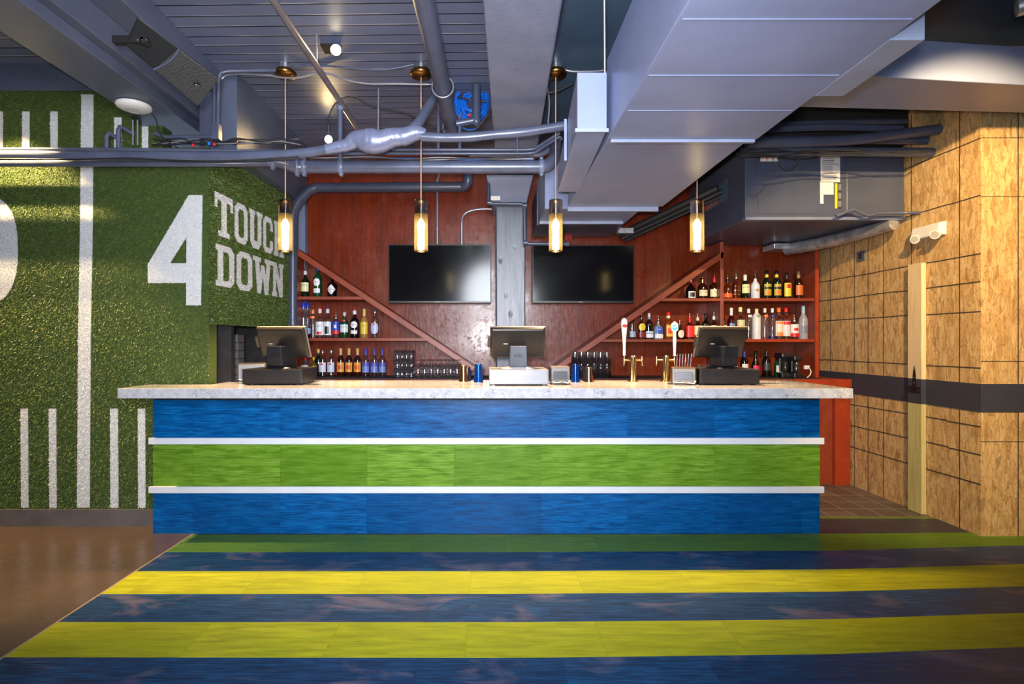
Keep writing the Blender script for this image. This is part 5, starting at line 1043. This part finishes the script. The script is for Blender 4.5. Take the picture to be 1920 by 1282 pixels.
# taps
def tower(px, side, label, hlabel, kind):
    Y = 4.45; X = PX(px, Y); t = thing('beer_tap', (X, Y, CZ), label, 'beer tap', 'brass beer taps on the bar')
    zt = PZ(667, Y)
    MB().lathe([(.04, 0), (.04, .005), (.027, .012), (.026, zt-CZ-.01), (.02, zt-CZ+.004), (.006, zt-CZ+.008)], (X, Y, CZ), 24).build('tower_column', M['brass'], t)
    fz_ = PZ(675, Y)
    for s in (-1, 1):
        m = MB(); m.tube([(X+s*.02, Y, fz_), (X+s*.055, Y, fz_), (X+s*.07, Y, fz_)], [.009, .008, .010], 10)
        m.tube([(X+s*.07, Y, fz_+.03), (X+s*.07, Y, fz_-.008), (X+s*.074, Y, fz_-.045)], [.005, .009, .006], 10); m.build('faucet', M['brass'], t)
    hx = X+side*.07; hz = fz_+.035
    if kind == 'red':
        pr = [(.008, 0), (.010, .01), (.010, .07), (.014, .14), (.020, .20), (.025, .25), (.024, .285), (.010, .30)]
        h = MB().lathe([(a, b*.99) for a, b in pr], (hx, Y, hz), 18, sy=.7).build('tap_handle', CM(214, 208, 204), t)
        bz = hz+.235; MB().lathe([(.001, 0), (.020, .0), (.020, .006), (.001, .006)], (0, 0, 0), 18).build('badge', CM(190, 40, 50), h).location = (0, 0, 0)
        b = h.children[0]; b.data.transform(Matrix.Translation(Vector((hx, Y-.021, bz))-world_origin(h)) @ Matrix.Rotation(PI/2, 4, 'X') @ Matrix.Scale(.6, 4, (0, 1, 0)) @ Matrix.Translation(world_origin(h)))
    else:
        pr = [(.012, 0), (.009, .01), (.011, .06), (.014, .12), (.012, .17), (.013, .19)]
        h = MB().lathe(pr, (hx, Y, hz), 18).build('tap_handle', CM(214, 214, 214), t)
        m = MB(); zc = hz+.225; m.prism([(hx+.030*math.cos(a)*(1.0), Y-.010, zc+.046*math.sin(a)) for a in [PI/2+k*PI/3 for k in range(6)]], (0, .02, 0)); pl_ = m.build('badge_plate', CM(216, 216, 220), h, bevel=.003)
        m = MB(); m.prism([(hx+.022*math.cos(a), Y-.013, zc-.001+.024*math.sin(a)) for a in [k*2*PI/20 for k in range(20)]], (0, .003, 0)); m.build('badge', CM(40, 120, 190), pl_)
        m = MB(); m.prism([(hx-.015, Y-.0145, zc-.006), (hx+.014, Y-.0145, zc+.002), (hx+.014, Y-.0145, zc+.008), (hx-.015, Y-.0145, zc+.001)], (0, .002, 0)); m.build('badge_mark', CM(220, 225, 230), pl_)
        vs, fs = text_geo('BREWING', .017); m = MB().add([(hx-v[1], Y-.0150, hz+.10+v[0]) for v in vs], fs); m.build('handle_text', CM(70, 80, 100), h, fix=False)
    return t
tower(1187, -1, 'brass beer tap with white handle and red badge, left tap', '', 'red')
tower(1248, 1, 'brass beer tap with white handle and blue badge, right tap', '', 'blue')
# ================================================================== RIGHT WALL ITEMS
bd = thing('timber_post', (NX-.02, 4.5, 0), 'tall pale timber board fixed upright on the chipboard wall', 'board')
MB().box(NX-.042, NX-.0045, 4.42, 4.565, 1.062, 1.977).build('upper_board', M['pine'], bd, bevel=.002)
MB().box(NX-.042, NX-.0045, 4.42, 4.565, .866, 1.062).build('painted_middle', M['band'], bd, bevel=.001)
MB().box(NX-.042, NX-.0045, 4.42, 4.565, 0.002, .866).build('lower_board', M['treated'], bd, bevel=.002)
hg = thing('strap_hinge', (NX-.05, 4.49, 1.0), 'black pointed strap hinge screwed on the painted part of the timber board', 'hinge')
hx = NX-.0425
MB().prism([(hx, 4.51, 1.0), (hx, 4.47, 1.0), (hx, 4.478, 1.10), (hx, 4.483, 1.13), (hx, 4.49, 1.168), (hx, 4.497, 1.13), (hx, 4.502, 1.10)], (-.004, 0, 0)).build('strap', M['black'], hg)
MB().box(hx-.005, hx, 4.43, 4.55, .955, 1.0).build('hinge_plate', M['black'], hg, bevel=.001)
MB().tube([(hx-.008, 4.425, .995), (hx-.008, 4.555, .995)], .008, 10).build('hinge_pin', M['black'], hg)
for z, y in ((1.14, 4.49), (1.07, 4.49), (1.03, 4.49), (.975, 4.45), (.975, 4.53)): MB().tube([(hx-.0045, y, z), (hx-.007, y, z)], .005, 8).build('screw', M['silver'], hg)
el = thing('emergency_light', (NX-.06, 4.33, 2.17), 'white twin emergency light unit high on the chipboard wall', 'emergency light')
ez0, ez1 = PZ(443, 4.3), PZ(420, 4.3)
MB().hexa([(NX-.075, 4.22, ez0), (NX-.002, 4.22, ez0-.0), (NX-.002, 4.50, ez0), (NX-.075, 4.50, ez0), (NX-.06, 4.22, ez1), (NX-.002, 4.22, ez1+.01), (NX-.002, 4.50, ez1+.01), (NX-.06, 4.50, ez1)]).build('housing', M['white'], el, bevel=.008)
for y in (4.26, 4.46):
    q = Vector((NX-.072, y-.02, ez0+.012)); MB().tube([q+Vector((.05, .03, .0)), q+Vector((.02, .01, -.004)), q+Vector((-.015, -.01, -.012))], [.02, .030, .034], 16).build('lamp_head', M['white'], el)
    MB().tube([q+Vector((-.0155, -.0105, -.0122)), q+Vector((-.018, -.012, -.013))], [.028, .026], 16).build('lamp_lens', CM(170, 165, 160, .2), el)
oy = NX*F/(1616-CX); tag(MB().box(NX-.012, NX-.001, oy-.055, oy+.055, PZ(489, oy), PZ(471, oy)).build('wall_switch', simple('switch_grey', rgb(86, 90, 104), .4), bevel=.003), 'small grey wall switch plate on the chipboard wall by the shelves', 'switch')
sw = [o for o in C.objects if o.name == 'wall_switch'][0]; MB().box(NX-.015, NX-.012, oy-.02, oy+.02, PZ(485, oy), PZ(475, oy)).build('switch_face', CM(40, 42, 50), sw)
tag(MB().box(NX-.02, NX-.001, 5.45, 5.56, PZ(457, 5.5), PZ(454, 5.5)).build('wall_clip', M['white']), 'tiny white clip on the chipboard wall under the foil duct', 'clip')
print('bottles', nb[0], 'objects', len(C.objects))
